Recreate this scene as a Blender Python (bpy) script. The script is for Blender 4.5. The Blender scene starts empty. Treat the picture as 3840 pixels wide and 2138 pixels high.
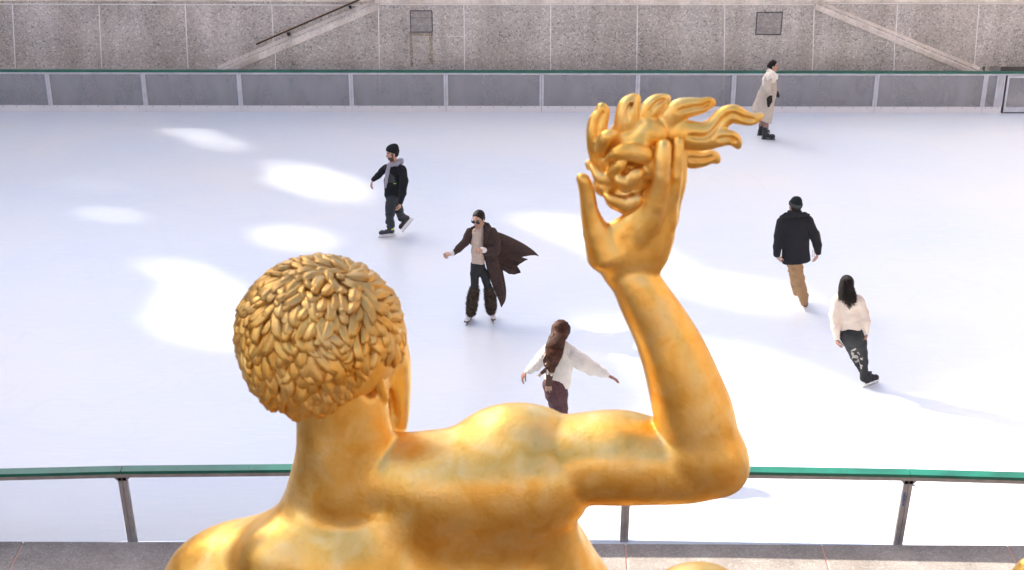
import bpy, math, random
import numpy as np
from mathutils import Vector, Matrix
random.seed(7); RNG = np.random.default_rng(7)
R = math.radians
scene = bpy.context.scene
col = scene.collection

# ---------------------------------------------------------------- camera, world, sun, exposure
CAM_H, PITCH, ROLL, FPX = 8.3, 22.5, -0.1, 5100.0          # FPX: focal length in pixels of a 3840 wide frame
cam_d = bpy.data.cameras.new("camera"); cam = bpy.data.objects.new("camera", cam_d); col.objects.link(cam)
cam_d.sensor_width = 36; cam_d.lens = FPX/3840*36; cam_d.clip_end = 2000; cam_d.clip_start = 0.1
CAMM = Matrix.Translation((0, 0, CAM_H)) @ Matrix.Rotation(R(90-PITCH), 4, 'X') @ Matrix.Rotation(R(-ROLL), 4, 'Z')
cam.matrix_world = CAMM
cam_d.dof.use_dof = True; cam_d.dof.focus_distance = 21; cam_d.dof.aperture_fstop = 4.5
scene.camera = cam
SUN_EL, SUN_AZ = 33.0, 155.0      # azimuth of the direction TO the sun, counter-clockwise from +X
CE = math.cos(R(SUN_EL))
TOSUN = Vector((math.cos(R(SUN_AZ))*CE, math.sin(R(SUN_AZ))*CE, math.sin(R(SUN_EL))))
w = bpy.data.worlds.new("World"); scene.world = w; w.use_nodes = True
nt = w.node_tree; sk = nt.nodes.new('ShaderNodeTexSky'); sk.sky_type = 'NISHITA'; sk.sun_disc = False
sk.sun_elevation = R(SUN_EL); sk.sun_rotation = math.atan2(TOSUN.x, TOSUN.y)
sk.air_density = 0.7; sk.dust_density = 6.0; sk.ozone_density = 1.0
nt.links.new(sk.outputs[0], nt.nodes['Background'].inputs[0]); nt.nodes['Background'].inputs[1].default_value = 0.15
sd = bpy.data.lights.new("sun", 'SUN'); sd.energy = 3.8; sd.angle = R(1.0); sd.color = (1.0, 0.93, 0.82)
so = bpy.data.objects.new("sun", sd); col.objects.link(so); so.location = (-30, 30, 40)
so.rotation_euler = (-TOSUN).to_track_quat('-Z', 'Y').to_euler()
scene.render.engine = 'CYCLES'
scene.view_settings.view_transform = 'Standard'; scene.view_settings.look = 'None'
scene.view_settings.gamma = 1.0; scene.view_settings.exposure = 1.72

# ---------------------------------------------------------------- from a pixel to a place
RM = np.array(CAMM.to_3x3())
def ray(U, V):
    d = RM @ np.array([(U-1920)/FPX, -(V-1069)/FPX, -1.0]); return d
def gp(U, V, z=0.0):
    d = ray(U, V); t = (z-CAM_H)/d[2]; return np.array([0, 0, CAM_H])+t*d
def yp(U, V, y):
    d = ray(U, V); t = y/d[1]; return np.array([0, 0, CAM_H])+t*d
def mpp(y, V=1069):                        # metres per pixel on the plane at that y, near that row
    d = ray(1920, V); return (y/d[1])/FPX

# ---------------------------------------------------------------- materials
def nodes(m): return m.node_tree.nodes, m.node_tree.links
def mat(name, c, rough=0.6, metal=0.0, var=0.0, vs=6.0, c2=None, bump=0.0, bs=40.0, spec=0.5, sheen=0.0, bstretch=None, bdist=0.01):
    m = bpy.data.materials.new(name); m.use_nodes = True; N, L = nodes(m)
    b = N['Principled BSDF']; b.inputs['Base Color'].default_value = (*c, 1); b.inputs['Roughness'].default_value = rough
    b.inputs['Metallic'].default_value = metal; b.inputs['Specular IOR Level'].default_value = spec
    if sheen: b.inputs['Sheen Weight'].default_value = sheen
    tc = N.new('ShaderNodeTexCoord')
    if var or c2:
        n = N.new('ShaderNodeTexNoise'); n.inputs['Scale'].default_value = vs; n.inputs['Detail'].default_value = 5
        L.new(tc.outputs['Object'], n.inputs['Vector'])
        r = N.new('ShaderNodeValToRGB'); r.color_ramp.elements[0].position = 0.32; r.color_ramp.elements[1].position = 0.68
        a = tuple(max(0, x*(1-var)) for x in c); d = c2 if c2 else tuple(min(1, x*(1+var)) for x in c)
        r.color_ramp.elements[0].color = (*a, 1); r.color_ramp.elements[1].color = (*d, 1)
        L.new(n.outputs['Fac'], r.inputs['Fac']); L.new(r.outputs['Color'], b.inputs['Base Color'])
    if bump:
        n2 = N.new('ShaderNodeTexNoise'); n2.inputs['Scale'].default_value = bs; n2.inputs['Detail'].default_value = 4
        if bstretch:
            mp = N.new('ShaderNodeMapping'); mp.inputs['Scale'].default_value = bstretch
            L.new(tc.outputs['Object'], mp.inputs['Vector']); L.new(mp.outputs[0], n2.inputs['Vector'])
        else: L.new(tc.outputs['Object'], n2.inputs['Vector'])
        bp = N.new('ShaderNodeBump'); bp.inputs['Strength'].default_value = bump; bp.inputs['Distance'].default_value = bdist
        L.new(n2.outputs['Fac'], bp.inputs['Height']); L.new(bp.outputs[0], b.inputs['Normal'])
    return m

# ---------------------------------------------------------------- objects
def tag(o, label=None, cat=None, group=None, kind=None):
    if label: o['label'] = label
    if cat: o['category'] = cat
    if group: o['group'] = group
    if kind: o['kind'] = kind
    return o
def thing(name, loc, label, cat, group=None):
    o = bpy.data.objects.new(name, None); col.objects.link(o); o.location = Vector(loc); o.empty_display_size = .2
    return tag(o, label, cat, group)
def wloc(p):
    v = Vector((0, 0, 0))
    while p is not None: v += p.location; p = p.parent
    return v
def link(name, verts, faces, m, parent=None, smooth=False, mi=None):
    """world-space vertices -> one mesh object, stored relative to its parent"""
    V = np.asarray(verts, dtype=np.float64).reshape(-1, 3)
    if parent is not None: V = V-np.array(wloc(parent))
    me = bpy.data.meshes.new(name)
    if isinstance(faces, np.ndarray):
        nf, k = faces.shape
        me.vertices.add(len(V)); me.vertices.foreach_set('co', V.astype(np.float32).ravel())
        me.loops.add(nf*k); me.loops.foreach_set('vertex_index', faces.astype(np.int32).ravel())
        me.polygons.add(nf); me.polygons.foreach_set('loop_start', np.arange(0, nf*k, k, dtype=np.int32))
        try: me.polygons.foreach_set('loop_total', np.full(nf, k, dtype=np.int32))
        except Exception: pass
        me.update(calc_edges=True)
    else:
        me.from_pydata([tuple(v) for v in V], [], faces); me.update()
    for q in (m if isinstance(m, (list, tuple)) else [m]): me.materials.append(q)
    if mi is not None: me.polygons.foreach_set('material_index', np.asarray(mi, dtype=np.int32))
    if smooth: me.polygons.foreach_set('use_smooth', np.ones(len(me.polygons), dtype=bool))
    o = bpy.data.objects.new(name, me); col.objects.link(o); o.parent = parent
    return o
class MB:
    """collects boxes, tubes and sheets; build() links them as ONE mesh object"""
    def __init__(s): s.v = []; s.f = []; s.m = []
    def add(s, vs, fs, mi=0):
        n = len(s.v); s.v += [tuple(v) for v in vs]; s.f += [tuple(i+n for i in f) for f in fs]; s.m += [mi]*len(fs); return s
    def box(s, x0, x1, y0, y1, z0, z1, mi=0):
        return s.add([(x, y, z) for z in (z0, z1) for y in (y0, y1) for x in (x0, x1)],
                     [(0, 2, 3, 1), (4, 5, 7, 6), (0, 1, 5, 4), (2, 6, 7, 3), (0, 4, 6, 2), (1, 3, 7, 5)], mi)
    def beam(s, a, b, wd, hh, mi=0, up=(0, 0, 1)):
        """box from a to b, wd wide sideways, hh high (centred)"""
        a = Vector(a); b = Vector(b); d = (b-a).normalized(); u = Vector(up); sx = d.cross(u)
        if sx.length < 1e-6: sx = Vector((1, 0, 0))
        sx.normalize(); uz = sx.cross(d).normalized(); P = []
        for p in (a, b):
            for (i, j) in ((-1, -1), (1, -1), (1, 1), (-1, 1)): P.append(p+sx*(i*wd/2)+uz*(j*hh/2))
        return s.add(P, [(0, 3, 2, 1), (4, 5, 6, 7), (0, 1, 5, 4), (1, 2, 6, 5), (2, 3, 7, 6), (3, 0, 4, 7)], mi)
    def prism(s, poly, y0, y1, mi=0):
        n = len(poly); vs = [(x, y0, z) for x, z in poly]+[(x, y1, z) for x, z in poly]
        return s.add(vs, [tuple(range(n)), tuple(range(2*n-1, n-1, -1))]+[(i, i+n, (i+1) % n+n, (i+1) % n) for i in range(n)], mi)
    def tube(s, pts, rad, n=6, mi=0, flat=1.0, cap=True):
        """tapered tube along points; rad a number or a list"""
        P = [np.array(p, float) for p in pts]; K = len(P)
        rr = rad if isinstance(rad, (list, tuple, np.ndarray)) else [rad]*K
        base = len(s.v); ref = np.array([0.13, 0.31, 0.94])
        for i in range(K):
            d = P[min(i+1, K-1)]-P[max(i-1, 0)]; d = d/(np.linalg.norm(d)+1e-9)
            x = np.cross(d, ref); x /= (np.linalg.norm(x)+1e-9); y = np.cross(d, x)
            for j in range(n):
                a = 2*math.pi*j/n; s.v.append(tuple(P[i]+x*math.cos(a)*rr[i]+y*math.sin(a)*rr[i]*flat))
        for i in range(K-1):
            for j in range(n):
                a = base+i*n+j; b = base+i*n+(j+1) % n; s.f.append((a, b, b+n, a+n)); s.m.append(mi)
        if cap:
            s.f.append(tuple(base+j for j in range(n-1, -1, -1))); s.f.append(tuple(base+(K-1)*n+j for j in range(n))); s.m += [mi, mi]
        return s
    def build(s, name, m, parent=None, smooth=False, bevel=0):
        o = link(name, s.v, s.f, m, parent, smooth, s.m)
        if bevel:
            b = o.modifiers.new('bevel', 'BEVEL'); b.width = bevel; b.segments = 2; b.limit_method = 'ANGLE'
        return o

# ---------------------------------------------------------------- implicit bodies: rounded cones and ellipsoids blended, then meshed
class Sdf:
    def __init__(s): s.p = []
    def cone(s, a, b, ra, rb, k=.02, n=None, ratio=1.0, sub=False):
        s.p.append(('c', np.array(a, float), np.array(b, float), ra, rb, k, None if n is None else np.array(n, float), ratio, sub)); return s
    def chain(s, pts, k=.02, n=None, ratio=1.0, sub=False):
        for (a, ra), (b, rb) in zip(pts[:-1], pts[1:]): s.cone(a, b, ra, rb, k, n, ratio, sub)
        return s
    def ell(s, c, r, M=None, k=.02, sub=False):
        s.p.append(('e', np.array(c, float), np.array(r, float), np.eye(3) if M is None else np.array(M, float), None, k, None, 1, sub)); return s
    def clip(s, p, n): s.p.append(('k', np.array(p, float), np.array(n, float), 0, 0, .01, None, 1, False)); return s   # keeps the side n points away from
    def mesh(s, h, disp=None):
        lo = np.full(3, 1e9); hi = -lo
        for q in s.p:
            if q[8] or q[0] == 'k': continue
            if q[0] == 'c': r = max(q[3], q[4])*max(1, q[7])+.01; a, b = q[1], q[2]; lo = np.minimum(lo, np.minimum(a, b)-r); hi = np.maximum(hi, np.maximum(a, b)+r)
            else: r = max(q[2]); lo = np.minimum(lo, q[1]-r); hi = np.maximum(hi, q[1]+r)
        lo -= 4*h; hi += 4*h; dim = np.ceil((hi-lo)/h).astype(int)+1
        F = np.full(dim, .5, dtype=np.float32)
        ax = [lo[i]+h*np.arange(dim[i]) for i in range(3)]
        for q in s.p:
            t, k = q[0], q[5]
            if t == 'k':
                X, Y, Z = np.meshgrid(*ax, indexing='ij', sparse=True)
                F = np.maximum(F, ((X-q[1][0])*q[2][0]+(Y-q[1][1])*q[2][1]+(Z-q[1][2])*q[2][2]).astype(np.float32)); continue
            if t == 'c': r = max(q[3], q[4])*max(1, q[7])+k*1.5+2*h; blo = np.minimum(q[1], q[2])-r; bhi = np.maximum(q[1], q[2])+r
            else: r = max(q[2])+k*1.5+2*h; blo = q[1]-r; bhi = q[1]+r
            i0 = np.clip(((blo-lo)/h).astype(int), 0, dim-1); i1 = np.clip(((bhi-lo)/h).astype(int)+1, 1, dim)
            if np.any(i1 <= i0): continue
            sl = tuple(slice(i0[i], i1[i]) for i in range(3))
            X, Y, Z = np.meshgrid(*[ax[i][sl[i]] for i in range(3)], indexing='ij', sparse=True)
            if t == 'c':
                a, b = q[1], q[2]; ba = b-a; l2 = float(ba@ba)+1e-12
                T = np.clip(((X-a[0])*ba[0]+(Y-a[1])*ba[1]+(Z-a[2])*ba[2])/l2, 0, 1)
                qx = X-a[0]-T*ba[0]; qy = Y-a[1]-T*ba[1]; qz = Z-a[2]-T*ba[2]
                if q[6] is not None:
                    n = q[6]; dn = (qx*n[0]+qy*n[1]+qz*n[2])*(1/q[7]-1); qx = qx+dn*n[0]; qy = qy+dn*n[1]; qz = qz+dn*n[2]
                d = np.sqrt(qx*qx+qy*qy+qz*qz)-(q[3]+(q[4]-q[3])*T)
                if q[7] < 1: d = d*(0.5+0.5*q[7])
            else:
                x, y, z = X-q[1][0], Y-q[1][1], Z-q[1][2]; M = q[3]; e = [M[i][0]*x+M[i][1]*y+M[i][2]*z for i in range(3)]; r_ = q[2]
                k0 = np.sqrt(sum((e[i]/r_[i])**2 for i in range(3))); k1 = np.sqrt(sum((e[i]/r_[i]**2)**2 for i in range(3)))+1e-9
                d = k0*(k0-1)/k1
            G = F[sl]
            if q[8]:
                d = -d; hh = np.clip(0.5+0.5*(d-G)/k, 0, 1); F[sl] = G+(d-G)*hh+k*hh*(1-hh)
            else:
                hh = np.clip(0.5+0.5*(G-d)/k, 0, 1); F[sl] = G+(d-G)*hh-k*hh*(1-hh)
        V, Q = nets(F, lo, h)
        if disp: V = V+vnormals(V, Q)*disp(V)[:, None]
        return V, Q
    def build(s, name, m, parent, h=.012, disp=None, paint=None):
        V, Q = s.mesh(h, disp); mi = None
        if paint:
            C = V[Q].mean(1); mi = np.zeros(len(Q), int)
            for fn, idx in paint: mi[fn(C)] = idx
        return link(name, V, Q, m, parent, True, mi)
def vnormals(V, Q):
    n = np.cross(V[Q[:, 2]]-V[Q[:, 0]], V[Q[:, 3]]-V[Q[:, 1]]); N = np.zeros_like(V)
    for i in range(4): np.add.at(N, Q[:, i], n)
    return N/(np.linalg.norm(N, axis=1)[:, None]+1e-12)
def nets(F, lo, h):
    S = F < 0; nx, ny, nz = F.shape
    cell = np.zeros((nx-1, ny-1, nz-1), dtype=np.int8)
    for i in (0, 1):
        for j in (0, 1):
            for k in (0, 1): cell += S[i:nx-1+i, j:ny-1+j, k:nz-1+k]
    act = (cell > 0) & (cell < 8); I = np.argwhere(act); idx = -np.ones(cell.shape, dtype=np.int64); idx[act] = np.arange(len(I))
    acc = np.zeros((len(I), 3)); cnt = np.zeros(len(I)); cs = [(i, j, k) for i in (0, 1) for j in (0, 1) for k in (0, 1)]
    for a in cs:
        for b in cs:
            df = np.array(b)-np.array(a)
            if df.sum() != 1 or df.min() < 0: continue
            fa = F[I[:, 0]+a[0], I[:, 1]+a[1], I[:, 2]+a[2]]; fb = F[I[:, 0]+b[0], I[:, 1]+b[1], I[:, 2]+b[2]]
            mk = (fa < 0) != (fb < 0); t = np.where(mk, fa/np.where(mk, fa-fb, 1), 0)
            acc += np.where(mk[:, None], np.array(a)[None]+t[:, None]*df[None], 0); cnt += mk
    V = lo+h*(I+acc/cnt[:, None]); Qs = []
    for ax_ in range(3):
        sl0 = [slice(1, -1)]*3; sl1 = [slice(1, -1)]*3; sl0[ax_] = slice(0, -1); sl1[ax_] = slice(1, None)
        A = S[tuple(sl0)]; B = S[tuple(sl1)]; e = np.argwhere(A != B); off = np.array([1, 1, 1]); off[ax_] = 0; e = e+off
        u = (ax_+1) % 3; v = (ax_+2) % 3; du = np.zeros(3, int); dv = np.zeros(3, int); du[u] = 1; dv[v] = 1
        g = lambda c: idx[c[:, 0], c[:, 1], c[:, 2]]
        q = np.stack([g(e-du-dv), g(e-dv), g(e), g(e-du)], 1)
        fl = ~S[e[:, 0], e[:, 1], e[:, 2]]; q[fl] = q[fl][:, ::-1]
        # orientation: inside at the low end -> normal towards +axis
        q = q[:, ::-1] if False else q
        lowin = S[e[:, 0], e[:, 1], e[:, 2]]
        Qs.append(q)
    return V, np.concatenate(Qs).astype(np.int64)
def vnoise(P, seed=0):
    """smooth value noise in -1..1"""
    P = np.asarray(P)+seed*17.13; i = np.floor(P).astype(np.int64); f = P-i; f = f*f*(3-2*f); out = 0
    def hsh(a, b, c):
        n = (a*374761393+b*668265263+c*2147483647+seed*974711) & 0x7fffffff; n = (n ^ (n >> 13))*1274126177 & 0x7fffffff; return ((n ^ (n >> 16)) & 0xffff)/32767.5-1
    for a in (0, 1):
        for b in (0, 1):
            for c in (0, 1):
                wgt = (f[:, 0] if a else 1-f[:, 0])*(f[:, 1] if b else 1-f[:, 1])*(f[:, 2] if c else 1-f[:, 2]); out = out+wgt*hsh(i[:, 0]+a, i[:, 1]+b, i[:, 2]+c)
    return out
def wrinkle(amp=.006, fx=9, fz=14, seed=1):
    return lambda V: amp*(vnoise(V*np.array([fx, fx, fz]), seed)+.5*vnoise(V*np.array([fx*2.3, fx*2.3, fz*2.1]), seed+5))
# ================================================================ THE SETTING
YB = 30.45                                   # far barrier
YF, YK = 30.95, 31.08                        # stair parapet face, wall face behind it
def ice_material():
    m = mat('ice', (.80, .82, .87), rough=.34, spec=.35); N, L = nodes(m); b = N['Principled BSDF']
    tc = N.new('ShaderNodeTexCoord')
    n = N.new('ShaderNodeTexNoise'); n.inputs['Scale'].default_value = .22; n.inputs['Detail'].default_value = 3
    L.new(tc.outputs['Object'], n.inputs['Vector'])
    r = N.new('ShaderNodeValToRGB'); r.color_ramp.elements[0].position = .35; r.color_ramp.elements[1].position = .68
    r.color_ramp.elements[0].color = (.72, .785, .87, 1); r.color_ramp.elements[1].color = (.81, .825, .83, 1)  # soft bluish light variation painted as colour, besides the ice's own unevenness
    L.new(n.outputs['Fac'], r.inputs['Fac'])
    mp = N.new('ShaderNodeMapping'); mp.inputs['Scale'].default_value = (1.2, 9, 1); mp.inputs['Rotation'].default_value = (0, 0, .25)
    L.new(tc.outputs['Object'], mp.inputs['Vector'])
    n2 = N.new('ShaderNodeTexNoise'); n2.inputs['Scale'].default_value = 2.2; n2.inputs['Detail'].default_value = 8; n2.inputs['Distortion'].default_value = .6
    L.new(mp.outputs[0], n2.inputs['Vector'])
    r2 = N.new('ShaderNodeValToRGB'); r2.color_ramp.elements[0].position = .52; r2.color_ramp.elements[1].position = .74
    r2.color_ramp.elements[0].color = (0, 0, 0, 1); r2.color_ramp.elements[1].color = (.5, .5, .5, 1); L.new(n2.outputs['Fac'], r2.inputs['Fac'])
    mx = N.new('ShaderNodeMixRGB'); mx.inputs[2].default_value = (.86, .86, .86, 1)
    L.new(r2.outputs['Color'], mx.inputs[0]); L.new(r.outputs['Color'], mx.inputs[1]); L.new(mx.outputs[0], b.inputs['Base Color'])
    dn = N.new('ShaderNodeTexNoise'); dn.inputs['Scale'].default_value = .5; dn.inputs['Detail'].default_value = 2; L.new(tc.outputs['Object'], dn.inputs['Vector'])
    va = N.new('ShaderNodeMixRGB'); va.blend_type = 'ADD'; va.inputs[0].default_value = 1; L.new(tc.outputs['Object'], va.inputs[1])
    vm = N.new('ShaderNodeMixRGB'); vm.blend_type = 'MULTIPLY'; vm.inputs[0].default_value = 1; vm.inputs[2].default_value = (3.5, 3.5, 0, 1); L.new(dn.outputs['Color'], vm.inputs[1]); L.new(vm.outputs[0], va.inputs[2])
    last = mx.outputs[0]
    for sc_, st_, amt in ((.55, (1, .35, 1), .13), (1.3, (.25, 1, 1), .12)):
        mq = N.new('ShaderNodeMapping'); mq.inputs['Scale'].default_value = st_; L.new(va.outputs[0], mq.inputs['Vector'])
        vo = N.new('ShaderNodeTexVoronoi'); vo.feature = 'DISTANCE_TO_EDGE'; vo.inputs['Scale'].default_value = sc_; L.new(mq.outputs[0], vo.inputs['Vector'])
        rg = N.new('ShaderNodeMapRange'); rg.inputs[1].default_value = 0; rg.inputs[2].default_value = .012; rg.inputs[3].default_value = amt; rg.inputs[4].default_value = 0; L.new(vo.outputs['Distance'], rg.inputs[0])
        my = N.new('ShaderNodeMixRGB'); my.inputs[2].default_value = (.62, .68, .76, 1); L.new(rg.outputs[0], my.inputs[0]); L.new(last, my.inputs[1]); last = my.outputs[0]
    L.new(last, b.inputs['Base Color'])
    bp = N.new('ShaderNodeBump'); bp.inputs['Strength'].default_value = .35; bp.inputs['Distance'].default_value = .008
    L.new(n2.outputs['Fac'], bp.inputs['Height']); L.new(bp.outputs[0], b.inputs['Normal'])
    return m
def granite(name, base, light, dark, scale=34, blot=.9):
    m = mat(name, base, rough=.75, spec=.3); N, L = nodes(m); b = N['Principled BSDF']; tc = N.new('ShaderNodeTexCoord')
    n = N.new('ShaderNodeTexNoise'); n.inputs['Scale'].default_value = blot; n.inputs['Detail'].default_value = 7; n.inputs['Roughness'].default_value = .62
    L.new(tc.outputs['Object'], n.inputs['Vector'])
    r = N.new('ShaderNodeValToRGB'); r.color_ramp.elements[0].position = .33; r.color_ramp.elements[1].position = .67
    r.color_ramp.elements[0].color = (*[c*.62 for c in base], 1); r.color_ramp.elements[1].color = (*[c*1.25 for c in base], 1); L.new(n.outputs['Fac'], r.inputs['Fac'])
    mz = N.new('ShaderNodeMapping'); mz.inputs['Scale'].default_value = (1.6, 1.6, .22); L.new(tc.outputs['Object'], mz.inputs['Vector'])
    nz = N.new('ShaderNodeTexNoise'); nz.inputs['Scale'].default_value = 1.3; nz.inputs['Detail'].default_value = 6; L.new(mz.outputs[0], nz.inputs['Vector'])
    rz = N.new('ShaderNodeValToRGB'); rz.color_ramp.elements[0].position = .38; rz.color_ramp.elements[0].color = (.78, .75, .71, 1); rz.color_ramp.elements[1].position = .56; rz.color_ramp.elements[1].color = (1.05, 1.05, 1.05, 1); L.new(nz.outputs['Fac'], rz.inputs['Fac'])
    v = N.new('ShaderNodeTexVoronoi'); v.inputs['Scale'].default_value = scale; L.new(tc.outputs['Object'], v.inputs['Vector'])
    s = N.new('ShaderNodeSeparateColor'); L.new(v.outputs['Color'], s.inputs[0])
    r2 = N.new('ShaderNodeValToRGB'); e = r2.color_ramp.elements; e[0].position = 0; e[0].color = (*dark, 1); e[1].position = .93; e[1].color = (*light, 1)
    a = e.new(.2); a.color = (*base, 1); c = e.new(.8); c.color = (*[x*1.1 for x in base], 1); L.new(s.outputs[0], r2.inputs['Fac'])
    mx = N.new('ShaderNodeMixRGB'); mx.inputs[0].default_value = .5; L.new(r.outputs['Color'], mx.inputs[1]); L.new(r2.outputs['Color'], mx.inputs[2])
    ms = N.new('ShaderNodeMixRGB'); ms.blend_type = 'MULTIPLY'; ms.inputs[0].default_value = .55; L.new(mx.outputs[0], ms.inputs[1]); L.new(rz.outputs['Color'], ms.inputs[2]); L.new(ms.outputs[0], b.inputs['Base Color'])
    bp = N.new('ShaderNodeBump'); bp.inputs['Strength'].default_value = .3; bp.inputs['Distance'].default_value = .006
    L.new(s.outputs[1], bp.inputs['Height']); L.new(bp.outputs[0], b.inputs['Normal'])
    return m
def glass(name, tint, haze, hazecol):
    m = bpy.data.materials.new(name); m.use_nodes = True; N, L = nodes(m); N.remove(N['Principled BSDF']); out = N['Material Output']
    t = N.new('ShaderNodeBsdfTransparent'); t.inputs[0].default_value = (*tint, 1)
    d = N.new('ShaderNodeBsdfDiffuse'); d.inputs[0].default_value = (*hazecol, 1)
    g = N.new('ShaderNodeBsdfGlossy'); g.inputs['Roughness'].default_value = .08
    m1 = N.new('ShaderNodeMixShader'); m1.inputs[0].default_value = haze; L.new(t.outputs[0], m1.inputs[1]); L.new(d.outputs[0], m1.inputs[2])
    if haze > .1:
        tc = N.new('ShaderNodeTexCoord'); mp = N.new('ShaderNodeMapping'); mp.inputs['Scale'].default_value = (1, 1, .5); nh = N.new('ShaderNodeTexNoise'); nh.inputs['Scale'].default_value = 2.2; nh.inputs['Detail'].default_value = 8  # streaky reflections painted as uneven diffuse haze, besides the scuffing
        mr = N.new('ShaderNodeMapRange'); mr.inputs[1].default_value = .3; mr.inputs[2].default_value = .7; mr.inputs[3].default_value = haze-.08; mr.inputs[4].default_value = haze+.06
        L.new(tc.outputs['Object'], mp.inputs['Vector']); L.new(mp.outputs[0], nh.inputs['Vector']); L.new(nh.outputs['Fac'], mr.inputs[0]); L.new(mr.outputs[0], m1.inputs[0])
    f = N.new('ShaderNodeFresnel'); f.inputs[0].default_value = 1.4; m2 = N.new('ShaderNodeMixShader')
    L.new(f.outputs[0], m2.inputs[0]); L.new(m1.outputs[0], m2.inputs[1]); L.new(g.outputs[0], m2.inputs[2]); L.new(m2.outputs[0], out.inputs[0])
    return m
M = {}
M['ice'] = ice_material()
M['wall'] = granite('speckled_granite', (.60, .54, .475), (1.0, .93, .84), (.10, .085, .07), 34, .9)
M['wallb'] = granite('speckled_granite_back', (.60, .54, .48), (1.0, .93, .84), (.11, .09, .075), 34, .8)
M['coping'] = granite('pale_coping_granite', (.84, .74, .64), (1.0, .92, .82), (.6, .52, .45), 30, 1.5)
M['grout'] = mat('pale_grout', (.95, .88, .82), .8, var=.1, vs=3)
M['ledge'] = granite('ledge_granite', (.32, .285, .255), (.5, .46, .42), (.2, .18, .17), 60, 1.6)
M['pinkgrout'] = mat('pink_grout', (.62, .34, .27), .8)
M['floor'] = granite('floor_stone', (.34, .28, .25), (.5, .44, .4), (.16, .13, .12), 30, 1.0)
M['alu'] = mat('white_aluminium', (.66, .65, .67), .45, var=.12, vs=5)
M['greysteel'] = mat('grey_steel', (.42, .375, .345), .5, metal=.2, var=.15, vs=9)
M['kick'] = mat('white_plastic', (.86, .82, .80), .4, var=.04, vs=2)
M['dark'] = mat('dark_joint', (.06, .06, .07), .6)
M['green'] = mat('green_rail_plastic', (.006, .135, .085), .42, var=.25, vs=4, spec=.6)
M['greendk'] = mat('green_rail_edge', (.004, .10, .075), .35)
M['pane'] = glass('scuffed_acrylic_painted_sheen', (.90, .92, .95), .38, (.58, .57, .58))
M['nearpane'] = glass('clear_acrylic', (.955, .965, .98), .015, (.8, .85, .95))
M['rail'] = mat('dark_bronze', (.05, .04, .035), .4, metal=.6)
M['brass'] = mat('brass_edge', (.45, .25, .10), .4, metal=.7)
M['limestone'] = mat('limestone_facade', (.55, .47, .38), .8, var=.1, vs=.3)
M['basin'] = mat('basin_stone', (.24, .155, .09), .6, var=.3, vs=1.2)

def S(o): tag(o, kind='structure'); return o
S(link('ground', [(-300, -300, -1.2), (300, -300, -1.2), (300, 300, -1.2), (-300, 300, -1.2)], [(0, 1, 2, 3)], M['floor']))
ymid = gp(1920, 2037, .15)[1]
S(link('ice', [(-26, ymid+.05, 0), (26, ymid+.05, 0), (26, YB+.02, 0), (-26, YB+.02, 0)], [(0, 1, 2, 3)], M['ice']))
b = MB(); b.box(-26, 26, YB+.02, 33.0, -.3, -.004); b.box(3, 26, YB+.12, 32.6, -.1, .0)
S(b.build('walkway', M['floor']))

# ---------------------------------------------------------------- wall at the back of the rink
def wall_line(mb, U0, V0, U1, V1, y, wpx=3.2, mi=1, off=.006):
    a = yp(U0, V0, y-off); c = yp(U1, V1, y-off); a = Vector(a); c = Vector(c); d = (c-a).normalized(); s = Vector((0, 1, 0)).cross(d).normalized()*(wpx*mpp(y)/2)
    P = [a-s, a+s, c+s, c-s]; n = [tuple(p) for p in P]+[(p.x, y+.02, p.z) for p in P]
    mb.add(n, [(0, 1, 2, 3), (4, 7, 6, 5), (0, 4, 5, 1), (1, 5, 6, 2), (2, 6, 7, 3), (3, 7, 4, 0)], mi)
ztop = yp(1920, 17, YF)[2]
zk = yp(1920, 17, YK)[2]
xo = yp(3672, 340, YK)[0]                     # the opening at the right starts here
tw = thing('stone_wall', (0, YK, 0), 'long speckled granite wall behind the rink with pale vertical joints', 'wall')
b = MB(); b.box(-26, xo, YK, YK+.5, -.3, zk+.6); b.box(xo, 26, YK, YK+.5, .93, zk+.6)
for U0, U1 in ((-285, -255), (43, 65), (368, 388), (693, 710), (1020, 1033)): 
    um = (U0+U1)/2; wall_line(b, um-8, 14, um+10, 396, YK, 3.6)
for um in (3358, 3664, 3975): wall_line(b, um+8, 14, um-12, 396 if um < 3500 else 275, YK, 3.6)
wall_line(b, -700, 13, 1420, 20, YK, 3.4); wall_line(b, 3050, 13, 4600, 16, YK, 3.4)
b.build('granite_face', [M['wallb'], M['grout']], tw)
b = MB(); b.box(-26, 26, YK-.05, YK+.55, yp(1920, 6, YK)[2], zk+.75)
b.build('coping', M['coping'], tw)
b = MB(); b.box(xo-.5, 26, 32.6, 32.8, -.3, .925); b.build('passage_back', mat('dark_grey_paint', (.16, .17, .19), .7), tw)  # dark grey wall at the back of the opening
# parapet with sloping ends
def P2(U, V, y=YF): p = yp(U, V, y); return (p[0], p[2])
tp = thing('stair_parapet', (0, YF, 0), 'granite stair parapet whose two ends slope down under pale coping', 'wall')
zb = -.3
a0, a1 = P2(800, 268), P2(1408, 10); c1, c0 = P2(3062, 10), P2(3680, 268)
def ext(p, q, z): t = (z-p[1])/(q[1]-p[1]); return (p[0]+(q[0]-p[0])*t, z)
aL = ext(a1, a0, .86); cR = ext(c1, c0, .86)
b = MB(); b.prism([aL, cR, c1, a1], YF, YK-.003); b.box(-26, xo, YF, YK-.003, -.3, .855)
for Ua, Ub in ((1419, 1425), (1740, 1743), (2065, 2064), (2390, 2387), (2718, 2714), (3054, 3043), (3355, 3349)):
    top = 17 if 1400 < Ua < 3060 else 158
    wall_line(b, Ua, top, Ub, 400, YF, 3.4)
wall_line(b, 1033, 175, 1033, 400, YF, 3.4); wall_line(b, 1415, 17, 3056, 18, YF, 3.4)
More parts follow.
